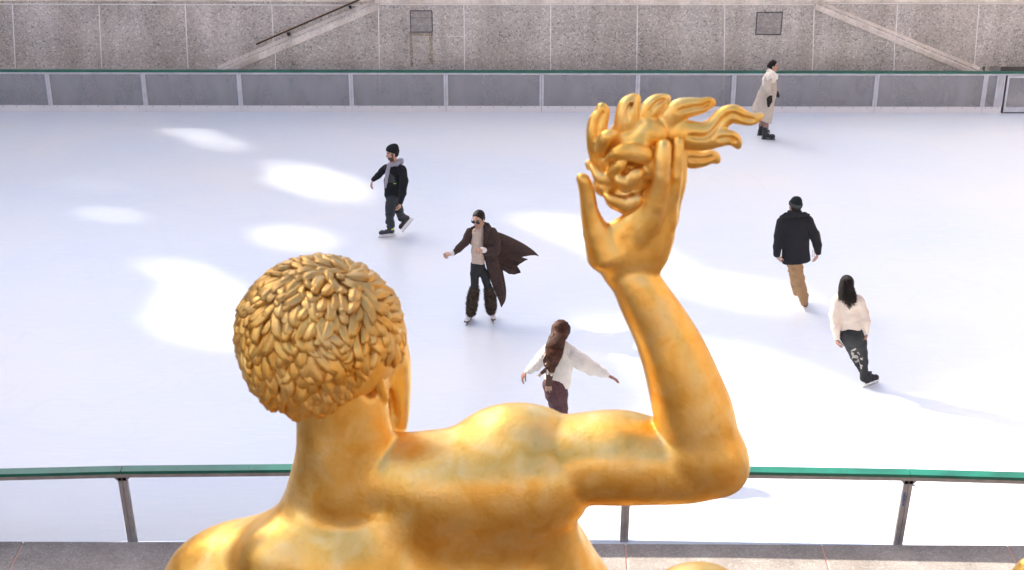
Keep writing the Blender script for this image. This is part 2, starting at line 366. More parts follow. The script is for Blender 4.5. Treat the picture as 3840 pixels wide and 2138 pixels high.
wall_line(b, 838, 268, 1420, 22, YF, 3.2); wall_line(b, 3057, 22, 3640, 272, YF, 3.2)
wall_line(b, 1675, 136, 1735, 137, YF, 1.6)
b.build('granite_face', [M['wall'], M['grout']], tp)
def coping_band(p, q, th, name, mtl):
    d = Vector((q[0]-p[0], 0, q[1]-p[1])).normalized(); n = Vector((-d.z, 0, d.x)); n = n if n.z > 0 else -n
    A = Vector((p[0], 0, p[1])); Bq = Vector((q[0], 0, q[1])); y0, y1, y2 = YF-.03, YF+.10, YK+.1
    pr = [(y0, -th), (y0, -.05), (y1, .06), (y2, .075), (y2, -th)]
    vs = [tuple(e+n*h+Vector((0, y, 0))) for e in (A, Bq) for y, h in pr]; k = len(pr)
    mb = MB(); mb.add(vs, [tuple(range(k))[::-1], tuple(range(k, 2*k))]+[(i, (i+1) % k, (i+1) % k+k, i+k) for i in range(k)])
    mb.build(name, mtl, tp)
coping_band(aL, a1, .17, 'coping', M['coping']); coping_band(c1, cR, .15, 'coping', M['coping'])
b = MB(); b.box(a1[0]-.02, c1[0]+.02, YF-.03, YK+.12, ztop+.02, ztop+.6); b.build('coping', M['coping'], tp)
# rusty stain under the first hatch is wear on the stone: two thin streaks of ochre in the parapet face
def hatch(U0, U1, V0, V1, label, knob):
    p = yp((U0+U1)/2, V1, YF); t = thing('wall_hatch', p, label, 'wall hatch', 'square hatches in the stone wall')
    x0, z1 = P2(U0, V0); x1, z0 = P2(U1, V1); y = YF
    f = MB(); wd = .018
    f.box(x0, x1, y-.012, y+.01, z1-wd, z1); f.box(x0, x1, y-.012, y+.01, z0, z0+wd); f.box(x0, x0+wd, y-.012, y+.01, z0+wd, z1-wd); f.box(x1-wd, x1, y-.012, y+.01, z0+wd, z1-wd)
    f.build('frame', M['dark'], t)
    f = MB(); f.box(x0+wd, x1-wd, y-.006, y+.01, z0+wd, z1-wd)
    if not knob: f.box(x0+wd, x1-wd, y-.012, y+.002, z0+(z1-z0)*.655, z0+(z1-z0)*.67, 1)
    f.build('cover', [HC, M['dark']], t)
    if knob:
        f = MB(); cx = (x0+x1)/2+.01; cz = z1-.055; ring = [(cx+.018*math.cos(a), y-.016, cz+.018*math.sin(a)) for a in np.linspace(0, 2*math.pi, 13)]
        f.tube(ring, .007, 5); f.build('lock', M['alu'], t)
HC = granite('hatch_cover_stone', (.42, .38, .35), (.7, .64, .59), (.22, .2, .18), 34, 2.5)
hatch(1537, 1623, 39, 122, 'square dark wall hatch split by a line, above an ochre stain', False)
hatch(2838, 2929, 45, 131, 'square dark wall hatch with a small round lock near its top', True)
stain = mat('ochre_stain', (.56, .45, .31), .85, var=.25, vs=9)
N_, L_ = nodes(stain); tcn = N_.new('ShaderNodeTexCoord'); nn = N_.new('ShaderNodeTexNoise'); nn.inputs['Scale'].default_value = 22; nn.inputs['Detail'].default_value = 6
rr = N_.new('ShaderNodeValToRGB'); rr.color_ramp.elements[0].position = .35; rr.color_ramp.elements[1].position = .85; L_.new(tcn.outputs['Object'], nn.inputs['Vector']); L_.new(nn.outputs['Fac'], rr.inputs['Fac'])
L_.new(rr.outputs['Color'], N_['Principled BSDF'].inputs['Alpha'])
b = MB()
for U0, U1, V0, V1 in ((1536, 1549, 124, 250), (1609, 1624, 124, 240), (1536, 1624, 124, 135)):
    x0, z1 = P2(U0, V0); x1, z0 = P2(U1, V1); b.box(x0, x1, YF-.003, YF-.001, z0, z1)
b.build('stain', stain, tp)
# handrail
A0, A1 = yp(961, 166, YF-.04), yp(1345, 0, YF-.04); A1 = A1+(A1-A0)*.3
th = thing('handrail', A0, 'thin dark handrail with a brass edge climbing above the left slope of the stone wall', 'handrail')
b = MB(); b.beam(A0, A1, .045, .035); b.build('rail_bar', M['rail'], th)
b = MB(); o_ = np.array([0, -.001, .022]); b.beam(A0+o_, A1+o_, .047, .008); b.build('rail_cap', M['brass'], th)
for U, V in ((1080, 124), (1312, 22)):
    p = yp(U, V, YF-.04); b = MB(); b.tube([p+[0, 0, -.01], p+[0, .05, -.05], p+[0, .16, -.05]], [.03, .034, .03], 8); b.build('bracket', M['rail'], th, True)

# ---------------------------------------------------------------- far barrier
x_l, x_r = -25.5, 25.5
zr = yp(1920, 266.5, YB)[2]; sc = mpp(YB, 300)
tb = thing('rink_barrier', (0, YB, 0), 'far rink barrier with acrylic panes, white kick plate and green rail before the stone wall', 'rink barrier')
b = MB(); b.box(x_l, x_r, YB-.05, YB+.09, zr-.035, zr); b.build('top_rail', M['green'], tb, bevel=.006)
b = MB(); b.box(x_l, x_r, YB-.02, YB+.05, zr-.085, zr-.036); b.build('upper_frame', M['alu'], tb)
kz = yp(1920, 397.5, YB)[2]
posts = [-900, -540, -175, 183, 541, 899, 1317, 1672, 2031, 2391, 2751, 3285, 3692]
xs = [yp(U, 330, YB)[0] for U in posts]
xg = yp(3771, 330, YB)[0]
allx = [x_l]+xs
for i in range(len(allx)):
    a = allx[i]; c = allx[i+1] if i+1 < len(allx) else yp(3764, 330, YB)[0]
    b = MB(); b.box(a+.004, c-.004, YB-.03, YB+.06, -.02, kz); 
    nb = max(3, int((c-a)/.3))
    for j in range(nb): xb = a+(j+.5)*(c-a)/nb; b.box(xb-.008, xb+.008, YB-.033, YB-.03, kz-.03, kz-.014, 1)
    b.build('kick_plate', [M['kick'], M['dark']], tb)
    b = MB(); b.box(a+.03, c-.03, YB+.004, YB+.016, kz-.01, zr-.08); b.build('pane', M['pane'], tb)
b = MB(); b.box(x_l, xg-.03, YB+.02, YB+.05, -.02, kz-.01); b.build('joint_backing', M['dark'], tb)
def post(x):
    b = MB(); b.box(x-.048, x-.004, YB-.03, YB+.06, kz+.001, zr-.085); b.box(x+.004, x+.048, YB-.03, YB+.06, kz+.001, zr-.085); b.box(x-.004, x+.004, YB+.0, YB+.055, kz+.001, zr-.085, 1)
    b.build('post', [M['alu'], M['dark']], tb)
for x in xs: post(x)
for U in (3742, 3757): post(yp(U, 330, YB)[0])
tg = thing('rink_gate', (xg, YB, 0), 'white framed rink gate with black edging at the right end of the far barrier', 'gate')
b = MB(); b.box(xg-.02, xg, YB-.045, YB+.06, -.01, zr-.08); b.box(xg, 24, YB-.045, YB+.06, .0, .022); b.build('edging', M['dark'], tg)
b = MB(); b.box(xg+.003, xg+.05, YB-.04, YB+.05, .025, zr-.086); b.box(xg+.05, 24, YB-.04, YB+.05, .025, kz); b.box(xg+.05, 24, YB-.04, YB+.05, zr-.13, zr-.086); b.build('gate_frame', M['alu'], tg)
b = MB(); b.box(xg+.05, 24, YB, YB+.012, kz, zr-.13); b.build('pane', M['pane'], tg)
p0 = yp(3663, 300, 30.8); p1 = yp(3676, 300, 30.8)
b = MB(); b.box(p0[0], p1[0], 30.75, 30.85, 0, .9); b.box(p0[0]-.03, p1[0]+.03, 30.72, 30.88, 0, .02)
tag(b.build('timber_post', mat('pinkish_timber', (.55, .36, .27), .7, var=.1, vs=12), bevel=.008), 'upright pinkish timber post behind the acrylic by the right end of the far barrier', 'post')
p0 = yp(3702, 322, 31.3); p1 = yp(3741, 322, 31.3)
b = MB(); b.box(p0[0], p1[0], 31.25, 31.6, p0[2], 1.0); b.box(p0[0]-.02, p1[0]+.02, 31.22, 31.62, p0[2]-.03, p0[2], 1); b.box(p0[0]+.03, p0[0]+.06, 31.25, 31.6, 0, p0[2]-.03, 1); b.box(p1[0]-.06, p1[0]-.03, 31.25, 31.6, 0, p0[2]-.03, 1)
tag(b.build('cabinet', [mat('pale_cabinet', (.6, .58, .55), .6), M['dark']], bevel=.01), 'pale cabinet on dark legs seen through the narrow pane beside the rink gate', 'cabinet')

# ---------------------------------------------------------------- near barrier
ZN = .92
tn = thing('rink_barrier', (0, 12.5, 0), 'near rink barrier behind the gilded statue, green rail on grey posts', 'rink barrier')
nv = [(-2400, 1834), (-1200, 1795), (-450, 1768), (462, 1746), (1411, 1737), (2350, 1741), (3404, 1758), (4400, 1786), (5600, 1825)]
nr = [gp(U, V, ZN) for U, V in nv]; FWD = np.array([0, -1.0, 0]); WN = .125
def strip(z0, z1, f0, f1, name, mtl, gap=.004):
    for i in range(len(nr)-1):
        a, c = nr[i], nr[i+1]; d = (c-a)/np.linalg.norm(c-a); a = a+d*gap; c = c-d*gap
        vs = []
        for z in (z0, z1):
            for p in (a, c):
                for f in (f0, f1): vs.append((p[0], p[1]-f, z))
        mb = MB(); mb.add(vs, [(0, 2, 3, 1), (4, 5, 7, 6), (0, 1, 5, 4), (2, 6, 7, 3), (0, 4, 6, 2), (1, 3, 7, 5)])
        if name == 'top_rail':
            for t in (.22, .5, .78): q = a+(c-a)*t; mb.tube([q+[0, -.07, 0], q+[0, -.07, .002]], .008, 8, 1)
        mb.build(name, mtl, tn, bevel=.012 if name == 'top_rail' else 0)
strip(ZN-.035, ZN, 0, WN, 'top_rail', [M['green'], M['dark']], .003)
strip(ZN-.085, ZN-.036, .03, .11, 'upper_frame', M['greysteel'], .0)
def npost(i, dU):
    p = nr[i]; x = p[0]; y = p[1]; bt = x+dU; mb = MB()
    for s0, s1, y0, y1 in ((-.045, -.004, .035, .10), (.004, .045, .035, .10), (-.004, .004, .045, .09)):
        vs = [(bt+s0, y-y1, .0), (bt+s1, y-y1, .0), (bt+s0, y-y0, .0), (bt+s1, y-y0, .0), (x+s0, y-y1, ZN-.087), (x+s1, y-y1, ZN-.087), (x+s0, y-y0, ZN-.087), (x+s1, y-y0, ZN-.087)]
        mb.add(vs, [(0, 2, 3, 1), (4, 5, 7, 6), (0, 1, 5, 4), (2, 6, 7, 3), (0, 4, 6, 2), (1, 3, 7, 5)])
    mb.add([(x-.09, y-.1, ZN-.086), (x+.09, y-.1, ZN-.086), (x+.05, y-.1, ZN-.13), (x-.05, y-.1, ZN-.13), (x-.09, y-.035, ZN-.086), (x+.09, y-.035, ZN-.086), (x+.05, y-.035, ZN-.13), (x-.05, y-.035, ZN-.13)],
           [(0, 3, 2, 1), (4, 5, 6, 7), (0, 1, 5, 4), (1, 2, 6, 5), (2, 3, 7, 6), (3, 0, 4, 7)])
    return mb.build('post', M['greysteel'], tn)
for i, dU in ((1, .05), (2, .04), (3, .025), (4, .01), (5, -.005), (7, -.04)): npost(i, dU)
pr = npost(6, -.03)
b = MB(); p = nr[6]
for j, (dz, l, sl) in enumerate(((0, .022, .4), (.022, .026, -.5), (.044, .018, .2), (.062, .028, .6), (.086, .024, -.3), (.108, .03, .5), (.13, .02, -.6), (.148, .024, .3))):
    q = np.array([p[0]-.042, p[1]-.102, .52+dz]); b.tube([q+[0, 0, 0], q+[l*.5, 0, .014*sl+.012], q+[l, 0, .0]], .0045, 4)
b.build('graffiti', mat('blue_marker', (.02, .13, .5), .5), pr)
b = MB(); q = np.array([p[0]+.045, p[1]-.07, .76]); b.tube([q, q+[.035, 0, 0]], .008, 6); b.build('latch', M['dark'], tn)
for i in range(len(nr)-1):
    a, c = nr[i], nr[i+1]; d = (c-a)/np.linalg.norm(c-a); a = a+d*.05; c = c-d*.05
    mb = MB(); mb.add([(p_[0], p_[1]-f, z) for z in (.004, ZN-.08) for p_ in (a, c) for f in (.062, .072)], [(0, 2, 3, 1), (4, 5, 7, 6), (0, 1, 5, 4), (2, 6, 7, 3), (0, 4, 6, 2), (1, 3, 7, 5)])
    mb.build('pane', M['nearpane'], tn)

# ---------------------------------------------------------------- stone ledge before the near barrier
cuts = [(-1700, -1990), (-800, -900), (87, 35), (1190, 1150), (2346, 2354), (3081, 3113), (3778, 3830), (4700, 4850), (5500, 5700)]
tl = thing('stone_ledge', (0, ymid-1, 0), 'grey granite ledge with pinkish joints below the near barrier', 'ledge')
LU = [(-2600, -2900)]+cuts+[(6500, 6900)]
def ledge_pt(U, V): return gp(U, V, .15)
yb_ = 8.6
for i in range(len(LU)-1):
    P = []
    for U0, U1, sgn in ((*LU[i], 1), (*LU[i+1], -1)):
        a = ledge_pt(U0, 2030+15*U0/3840); c = ledge_pt(U1, 2138+12*U1/3840); d = (c-a)/np.linalg.norm(c-a); e = a+d*((a[1]-yb_)/max(1e-6, -d[1])); P += [a+[sgn*.007, 0, 0], e+[sgn*.007, 0, 0]]
    a, e, c, g = P[0], P[1], P[2], P[3]
    vs = [a, e, g, c]; vs = [(v[0], v[1], .15) for v in vs]+[(v[0], v[1], -.6) for v in vs]
    mb = MB(); mb.add(vs, [(0, 1, 2, 3), (7, 6, 5, 4), (0, 4, 5, 1), (1, 5, 6, 2), (2, 6, 7, 3), (3, 7, 4, 0)]); mb.build('slab', M['ledge'], tl, bevel=.008)
b = MB(); a = ledge_pt(-2600, 2030); c = ledge_pt(6500, 2045)
b.add([(a[0], a[1]-.03, .142), (a[0], yb_+.02, .142), (c[0], yb_+.02, .142), (c[0], c[1]-.03, .142), (a[0], a[1]-.03, -.5), (a[0], yb_+.02, -.5), (c[0], yb_+.02, -.5), (c[0], c[1]-.03, -.5)],
      [(0, 1, 2, 3), (7, 6, 5, 4), (0, 4, 5, 1), (1, 5, 6, 2), (2, 6, 7, 3), (3, 7, 4, 0)])
b.build('joint_filling', M['pinkgrout'], tl)
S(link('fountain_basin_floor', [(-26, -3, -.55), (26, -3, -.55), (26, yb_+.05, -.55), (-26, yb_+.05, -.55)], [(0, 1, 2, 3)], M['basin']))

# ---------------------------------------------------------------- unseen surroundings, added for shade and for reflections in the gilding
b = MB(); b.box(-40, 40, -13, -3, -1, 6.2); S(b.build('upper_terrace', mat('terrace_stone', (.50, .40, .28), .8)))  # terrace block out of view, added only for its reflection
b = MB(); b.box(-40, 40, -70, -42, -1, 26)  # tower out of view, added to give the gilding contrast
for k in range(22):
    x = -36+k*3.3
    b.box(x, x+1.5, -41.99, -41.9, 8, 24, 1)
tag(b.build('office_tower', [M['limestone'], M['basin']]), 'tall limestone office tower behind the camera, outside the picture', 'building')
b = MB(); b.box(38, 70, -20, 70, -1, 52)  # block out of view, added tall and dark to dim the ice
for k in range(24): b.box(37.9, 38.0, -18+k*3.6, -16.4+k*3.6, 3, 50, 1)
tag(b.build('office_building', [mat('dark_office_stone', (.10, .105, .12), .7), M['basin']]), 'dark stone office building to the right of the rink, outside the picture', 'building')

# invented unseen screen, its holes shaped to throw sunlit patches on the ice
TX = -42.0
kx, ky = TOSUN.y/-TOSUN.x, TOSUN.z/-TOSUN.x
def onto(p): t = p[0]-TX; return (p[1]+t*kx, p[2]+t*ky)
patches = [
 [(590, 500), (660, 484), (760, 478), (800, 505), (880, 530), (900, 556), (830, 560), (760, 540), (735, 520), (660, 512), (655, 500)],
 [(990, 618), (1120, 606), (1180, 612), (1190, 635), (1290, 668), (1385, 700), (1340, 755), (1220, 755), (1130, 725), (1090, 700), (1000, 690), (1060, 672), (995, 660), (1050, 640)],
 [(300, 690), (370, 655), (460, 672), (420, 690), (340, 715)], [(280, 780), (400, 790), (440, 802), (555, 795), (545, 815), (470, 828), (330, 806)],
 [(980, 865), (1150, 845), (1250, 890), (1180, 940), (1030, 925)],
 [(520, 985), (640, 975), (760, 1000), (860, 1060), (920, 1130), (960, 1290), (760, 1285), (610, 1260), (600, 1180), (640, 1090), (600, 1020)], [(370, 1370), (450, 1350), (580, 1430), (560, 1480), (480, 1455)],
 [(1740, 722), (1930, 728), (2100, 780), (2210, 825), (2480, 925), (2700, 985), (2900, 1060), (3050, 1150), (2900, 1175), (2700, 1125), (2400, 1030), (2150, 910), (1950, 830)],
 [(2230, 1210), (2380, 1190), (2560, 1290), (2800, 1300), (3050, 1400), (3250, 1500), (3560, 1540), (3900, 1400), (4400, 1400), (5200, 2350), (2100, 2350), (1000, 2000), (1400, 1880), (2300, 1760), (2550, 1500), (2330, 1330)],
]
PP = [[onto(gp(U, V)) for U, V in P] for P in patches]
STAT = [(-1.6, 5.0, 3.0), (2.2, 5.0, 3.0), (2.2, 5.0, 7.2), (-1.6, 5.0, 7.2)]
def inside(pt, poly):
    x, y = pt; c = False; n = len(poly); j = n-1
    for i in range(n):
        xi, yi = poly[i]; xj, yj = poly[j]
        if (yi > y) != (yj > y) and x < (xj-xi)*(y-yi)/(yj-yi)+xi: c = not c
        j = i
    return c
NEG = [[onto(gp(U, V)) for U, V in P] for P in ([(2440, 915), (2620, 950), (2760, 985), (2850, 1055), (2700, 1062), (2650, 1040), (2520, 1000)], [(2520, 975), (2600, 985), (2700, 1040), (2560, 1015)], [(2280, 1285), (2330, 1285), (2345, 1330), (2420, 1400), (2330, 1370), (2270, 1320)])]  # solid shapes in the screen that shade parts of the patches
def lit(pt):
    for i, P in enumerate(PP):
        if inside(pt, P):
            if any(inside(pt, Q_) for Q_ in NEG): return False
            n_ = float(vnoise(np.array([[pt[0]*.6, pt[1]*1.6, .5+i]]), 2)[0])+.5*float(vnoise(np.array([[pt[0]*1.1, pt[1]*2.2, .5+i]]), 9)[0])
            return n_ > (-9 if i in (0, 1, 2, 3, 5) else -.35 if i < 6 else -9 if i == 6 else -.75)
    return False
Y0, Y1, Z0, Z1, CS = -2, 72, 14, 50, .25
b = MB(); nyc = int((Y1-Y0)/CS); nzc = int((Z1-Z0)/CS)
for iz in range(nzc):
    run = None
    for iy in range(nyc+1):
        pt = (Y0+(iy+.5)*CS, Z0+(iz+.5)*CS); solid = iy < nyc and (iz == nzc or not lit(pt))
        if solid and run is None: run = iy
        if not solid and run is not None:
            b.box(TX-.25, TX+.25, Y0+run*CS, Y0+iy*CS, Z0+iz*CS, Z0+(iz+1)*CS); run = None
b.box(TX-.25, TX+.25, Y0, Y1, -1, Z0); b.box(TX-.25, TX+.25, Y0, Y1, Z1, Z1+1); b.box(TX-.25, TX+.25, -8, Y0, -1, Z1+1); b.box(TX-.25, TX+.25, Y1, 90, -1, Z1+1)
tag(b.build('office_building', M['limestone']), 'building to the left of the rink with gaps letting sunlight through, outside the picture', 'building')
# ================================================================ THE GILDED STATUE
def gold_material(name='gilding', f=1.0, ro=0.0):
    m = bpy.data.materials.new(name); m.use_nodes = True; N, L = nodes(m); b = N['Principled BSDF']
    tc = N.new('ShaderNodeTexCoord')
    def noise(sc, det, dist=0.0):
        n = N.new('ShaderNodeTexNoise'); n.inputs['Scale'].default_value = sc; n.inputs['Detail'].default_value = det; n.inputs['Distortion'].default_value = dist
        L.new(tc.outputs['Object'], n.inputs['Vector']); return n
    n = noise(7, 12, .8); r = N.new('ShaderNodeValToRGB'); e = r.color_ramp.elements
    e[0].position = .30; e[0].color = (.90*f, .50*f, .10*f, 1); e[1].position = .72; e[1].color = (.96*f, .68*f, .28*f, 1); k = e.new(.5); k.color = (.95*f, .60*f, .17*f, 1)
    L.new(n.outputs['Fac'], r.inputs['Fac'])
    n2 = noise(30, 5); r2 = N.new('ShaderNodeValToRGB'); r2.color_ramp.elements[0].position = .28; r2.color_ramp.elements[0].color = (.70, .62, .5, 1); r2.color_ramp.elements[1].position = .45; r2.color_ramp.elements[1].color = (1, 1, 1, 1)
    L.new(n2.outputs['Fac'], r2.inputs['Fac']); mx = N.new('ShaderNodeMixRGB'); mx.blend_type = 'MULTIPLY'; mx.inputs[0].default_value = .22
    L.new(r.outputs['Color'], mx.inputs[1]); L.new(r2.outputs['Color'], mx.inputs[2]); L.new(mx.outputs[0], b.inputs['Base Color'])
    n3 = noise(9, 7); mr = N.new('ShaderNodeMapRange'); mr.inputs[1].default_value = .3; mr.inputs[2].default_value = .7; mr.inputs[3].default_value = .34+ro; mr.inputs[4].default_value = .50+ro
    L.new(n3.outputs['Fac'], mr.inputs[0]); L.new(mr.outputs[0], b.inputs['Roughness'])
    mt = N.new('ShaderNodeMapRange'); mt.inputs[1].default_value = .35; mt.inputs[2].default_value = .75; mt.inputs[3].default_value = .97; mt.inputs[4].default_value = .85
    L.new(n.outputs['Fac'], mt.inputs[0]); L.new(mt.outputs[0], b.inputs['Metallic'])
    n4 = noise(45, 8); bp = N.new('ShaderNodeBump'); bp.inputs['Strength'].default_value = .16; bp.inputs['Distance'].default_value = .01
    L.new(n4.outputs['Fac'], bp.inputs['Height']); L.new(bp.outputs[0], b.inputs['Normal'])
    return m
GOLD = gold_material(); HG = gold_material('weathered_gilding', .93, .05)
N_, L_ = nodes(HG); b_ = N_['Principled BSDF']; tc_ = N_.new('ShaderNodeTexCoord'); sp_ = N_.new('ShaderNodeSeparateXYZ'); L_.new(tc_.outputs['Object'], sp_.inputs[0])
nz_ = N_.new('ShaderNodeTexNoise'); nz_.inputs['Scale'].default_value = 9; nz_.inputs['Detail'].default_value = 6; L_.new(tc_.outputs['Object'], nz_.inputs['Vector'])
ad_ = N_.new('ShaderNodeMath'); ad_.operation = 'MULTIPLY_ADD'; ad_.inputs[1].default_value = .35; L_.new(nz_.outputs['Fac'], ad_.inputs[0]); L_.new(sp_.outputs[2], ad_.inputs[2])
HGR = N_.new('ShaderNodeMapRange'); L_.new(ad_.outputs[0], HGR.inputs[0]); HGR.inputs[4].default_value = .62
mx_ = N_.new('ShaderNodeMixRGB'); mx_.inputs[2].default_value = (.30, .185, .085, 1); old_ = b_.inputs['Base Color'].links[0].from_socket; L_.new(old_, mx_.inputs[1]); L_.new(HGR.outputs[0], mx_.inputs[0]); L_.new(mx_.outputs[0], b_.inputs['Base Color'])
SY = 5.5
def q(x, y, dy=0.0, r=None):
    U, V = x*1.4907, y*1.4907; p = yp(U, V, SY+dy)
    return p if r is None else (p, r*1.4907*mpp(SY+dy, V))
def smoothpts(pts, m=4):
    P = np.array(pts, float)
    if len(P) < 3: return P
    E = np.vstack([2*P[0]-P[1], P, 2*P[-1]-P[-2]]); out = []
    for i in range(1, len(E)-2):
        for j in range(m):
            t = j/m; a, b, c, d = E[i-1], E[i], E[i+1], E[i+2]; out.append(.5*(2*b+(c-a)*t+(2*a-5*b+4*c-d)*t*t+(3*b-a-3*c+d)*t**3))
    out.append(P[-1]); out = np.array(out); out[:, 3] = np.maximum(out[:, 3], 3); return out
def ch(sd_, pts, k=.03, n=None, ratio=1.0, sub=False): sd_.chain([q(*p) for p in smoothpts(pts)], k, n, ratio, sub)
def el(sd_, x, y, dy, rx, rz, ry, rot=0, k=.06, sub=False):
    c, s_ = q(x, y, dy, 1.0); a = R(rot); Mx = [[math.cos(a), 0, -math.sin(a)], [0, 1, 0], [math.sin(a), 0, math.cos(a)]]
    sd_.ell(c, (rx*s_, ry*s_, rz*s_), Mx, k, sub)
st = thing('statue', q(1000, 2100), 'large gilded statue of a bare figure seen from behind, raising a flame', 'statue')
VY = (0, 1, 0)
B = Sdf()
# torso and hips
el(B, 1010, 1470, 0, 430, 310, 190)
el(B, 1120, 1290, -.02, 260, 150, 130, k=.1)
ch(B, [(1000, 1500, .02, 300), (1010, 1750, .05, 250), (1010, 1950, .0, 270)], .15, VY, .7)
# neck and trapezius
ch(B, [(850, 930, .03, 108), (868, 1060, .02, 112), (868, 1150, .0, 112), (880, 1240, .0, 125)], .04)
ch(B, [(858, 1140, .0, 92), (840, 1225, .0, 104), (800, 1400, .0, 128)], .045)
ch(B, [(905, 1190, .0, 82), (1010, 1200, .0, 94), (1150, 1205, .0, 100)], .06)
# left shoulder (in the picture) and its arm going down
el(B, 655, 1468, .05, 236, 172, 150, k=.11)
ch(B, [(560, 1500, .05, 150), (430, 1750, .1, 115), (400, 1950, .3, 90)], .06)
# right shoulder
el(B, 1302, 1138, .03, 176, 127, 120, k=.04)
el(B, 1240, 1225, -.035, 225, 125, 125, k=.10)
ch(B, [(1080, 1215, -.05, 95), (1260, 1200, -.06, 95), (1390, 1190, -.05, 88)], .09)
# the lat
ch(B, [(1300, 1210, .02, 95), (1372, 1400, .04, 100), (1430, 1520, .05, 130)], .05)
ch(B, [(1380, 1400, .04, 95), (1330, 1700, .0, 160)], .08)
# shoulder blades, spine
el(B, 812, 1450, -.155, 215, 150, 110, 24, .10)
el(B, 880, 1440, -.19, 120, 110, 95, 40, .10)
ch(B, [(935, 1270, -.27, 6), (985, 1320, -.34, 26), (1050, 1390, -.39, 56), (1120, 1500, -.42, 84)], .035, sub=True)
el(B, 1150, 1440, -.41, 170, 90, 90, 25, .10, True)
el(B, 1200, 1240, -.07, 250, 120, 95, 8, .16)
ch(B, [(1380, 1290, -.06, 40), (1405, 1370, -.05, 46), (1440, 1480, -.05, 60)], .06)
# arm
ch(B, [(1370, 1170, .0, 104), (1430, 1158, .0, 106), (1500, 1152, .0, 110), (1560, 1151, -.01, 112), (1610, 1157, -.01, 105), (1690, 1166, -.02, 96), (1765, 1166, -.02, 90)], .03)
ch(B, [(1748, 1110, -.03, 95), (1783, 1150, -.03, 85), (1820, 1183, -.03, 52)], .05)
ch(B, [(1768, 1150, -.03, 96), (1747, 1050, -.02, 98), (1726, 980, -.01, 91), (1702, 910, .0, 83), (1671, 840, .02, 74), (1626, 760, .03, 65), (1592, 698, .04, 56)], .015)
# legs
B.chain([q(1080, 1850, .0, 190), q(1500, 1680, .05, 150)], .08); B.chain([q(1500, 1680, .05, 150), q(1765, 1550, .10, 118)], .08); B.chain([q(1765, 1550, .10, 118), q(1900, 2150, .3, 80)], .08); el(B, 1752, 1522, .1, 132, 100, 110, k=.05)
ch(B, [(900, 1950, .0, 200), (700, 2300, .5, 150), (650, 2700, .3, 90)], .08)
# face turned away: jaw, cheek
ch(B, [(948, 880, .18, 78), (962, 960, .18, 66), (974, 1040, .18, 50), (982, 1095, .19, 30)], .03)
ch(B, [(905, 950, .1, 80), (900, 1040, .06, 70)], .05)
el(B, 820, 850, .12, 190, 175, 190, k=.03)
# ear
el(B, 921, 955, -.09, 18, 50, 40, -22, .03, True)
el(B, 950, 945, -.03, 14, 58, 45, -18, .012)
ch(B, [(935, 895, -.05, 9), (950, 940, -.085, 10), (966, 990, -.06, 9), (972, 1005, -.03, 6)], .01)
el(B, 984, 1030, .055, 12, 60, 32, -6, .03, True)
# hand, traced in its own coordinates
def zh(pts): return [(1408.7+.3508*p[0], 221.4+.3508*p[1], p[2]/1000, p[3]*.3508) for p in pts]
ch(B, zh([(520, 1340, 40, 165), (500, 1230, 40, 215), (505, 1130, 40, 222)]), .02, VY, .6)
ch(B, zh([(600, 1180, 40, 180), (650, 1010, 40, 165), (690, 930, 40, 125)]), .02, VY, .7)
ch(B, zh([(330, 1180, 20, 150), (262, 1040, 10, 100)]), .03)
ch(B, zh([(262, 1040, 10, 96), (215, 900, 0, 64), (200, 790, -5, 56), (184, 710, -10, 48), (168, 662, -15, 44), (145, 640, -20, 26)]), .008)
ch(B, zh([(400, 1080, 10, 92), (540, 985, 10, 88), (640, 880, 0, 80), (680, 760, 0, 60)]), .03, VY, .6)
ch(B, zh([(560, 1080, 10, 90), (640, 950, 0, 92), (682, 830, -15, 74), (712, 730, -30, 62), (724, 620, -42, 54), (733, 510, -38, 54), (740, 430, -28, 46), (744, 412, -22, 42)]), .016)
for z_ in (
           [(770, 960, 30, 76), (785, 850, 18, 60), (812, 730, 5, 56), (830, 620, 0, 50), (843, 500, 2, 50), (848, 400, 12, 44), (850, 378, 18, 38)],
           [(785, 950, 70, 66), (815, 830, 60, 54), (852, 700, 45, 48), (866, 600, 42, 40), (874, 480, 50, 38), (880, 410, 60, 32), (882, 388, 66, 26)],
           [(790, 950, 120, 50), (835, 800, 105, 42), (868, 700, 95, 36), (884, 560, 95, 30), (890, 470, 100, 22)]):
    ch(B, zh(z_), .0045)
for z_ in ((720, 640, -66, 26), (704, 850, -52, 30), (836, 640, -25, 22), (800, 840, -5, 26)):
    (x_, y_, d_, r_), = zh([z_]); el(B, x_, y_, d_, r_, r_*1.5, r_*.8, k=.012)
# nails read as small flats at the fingertips
B.build('body', GOLD, st, h=.0105)
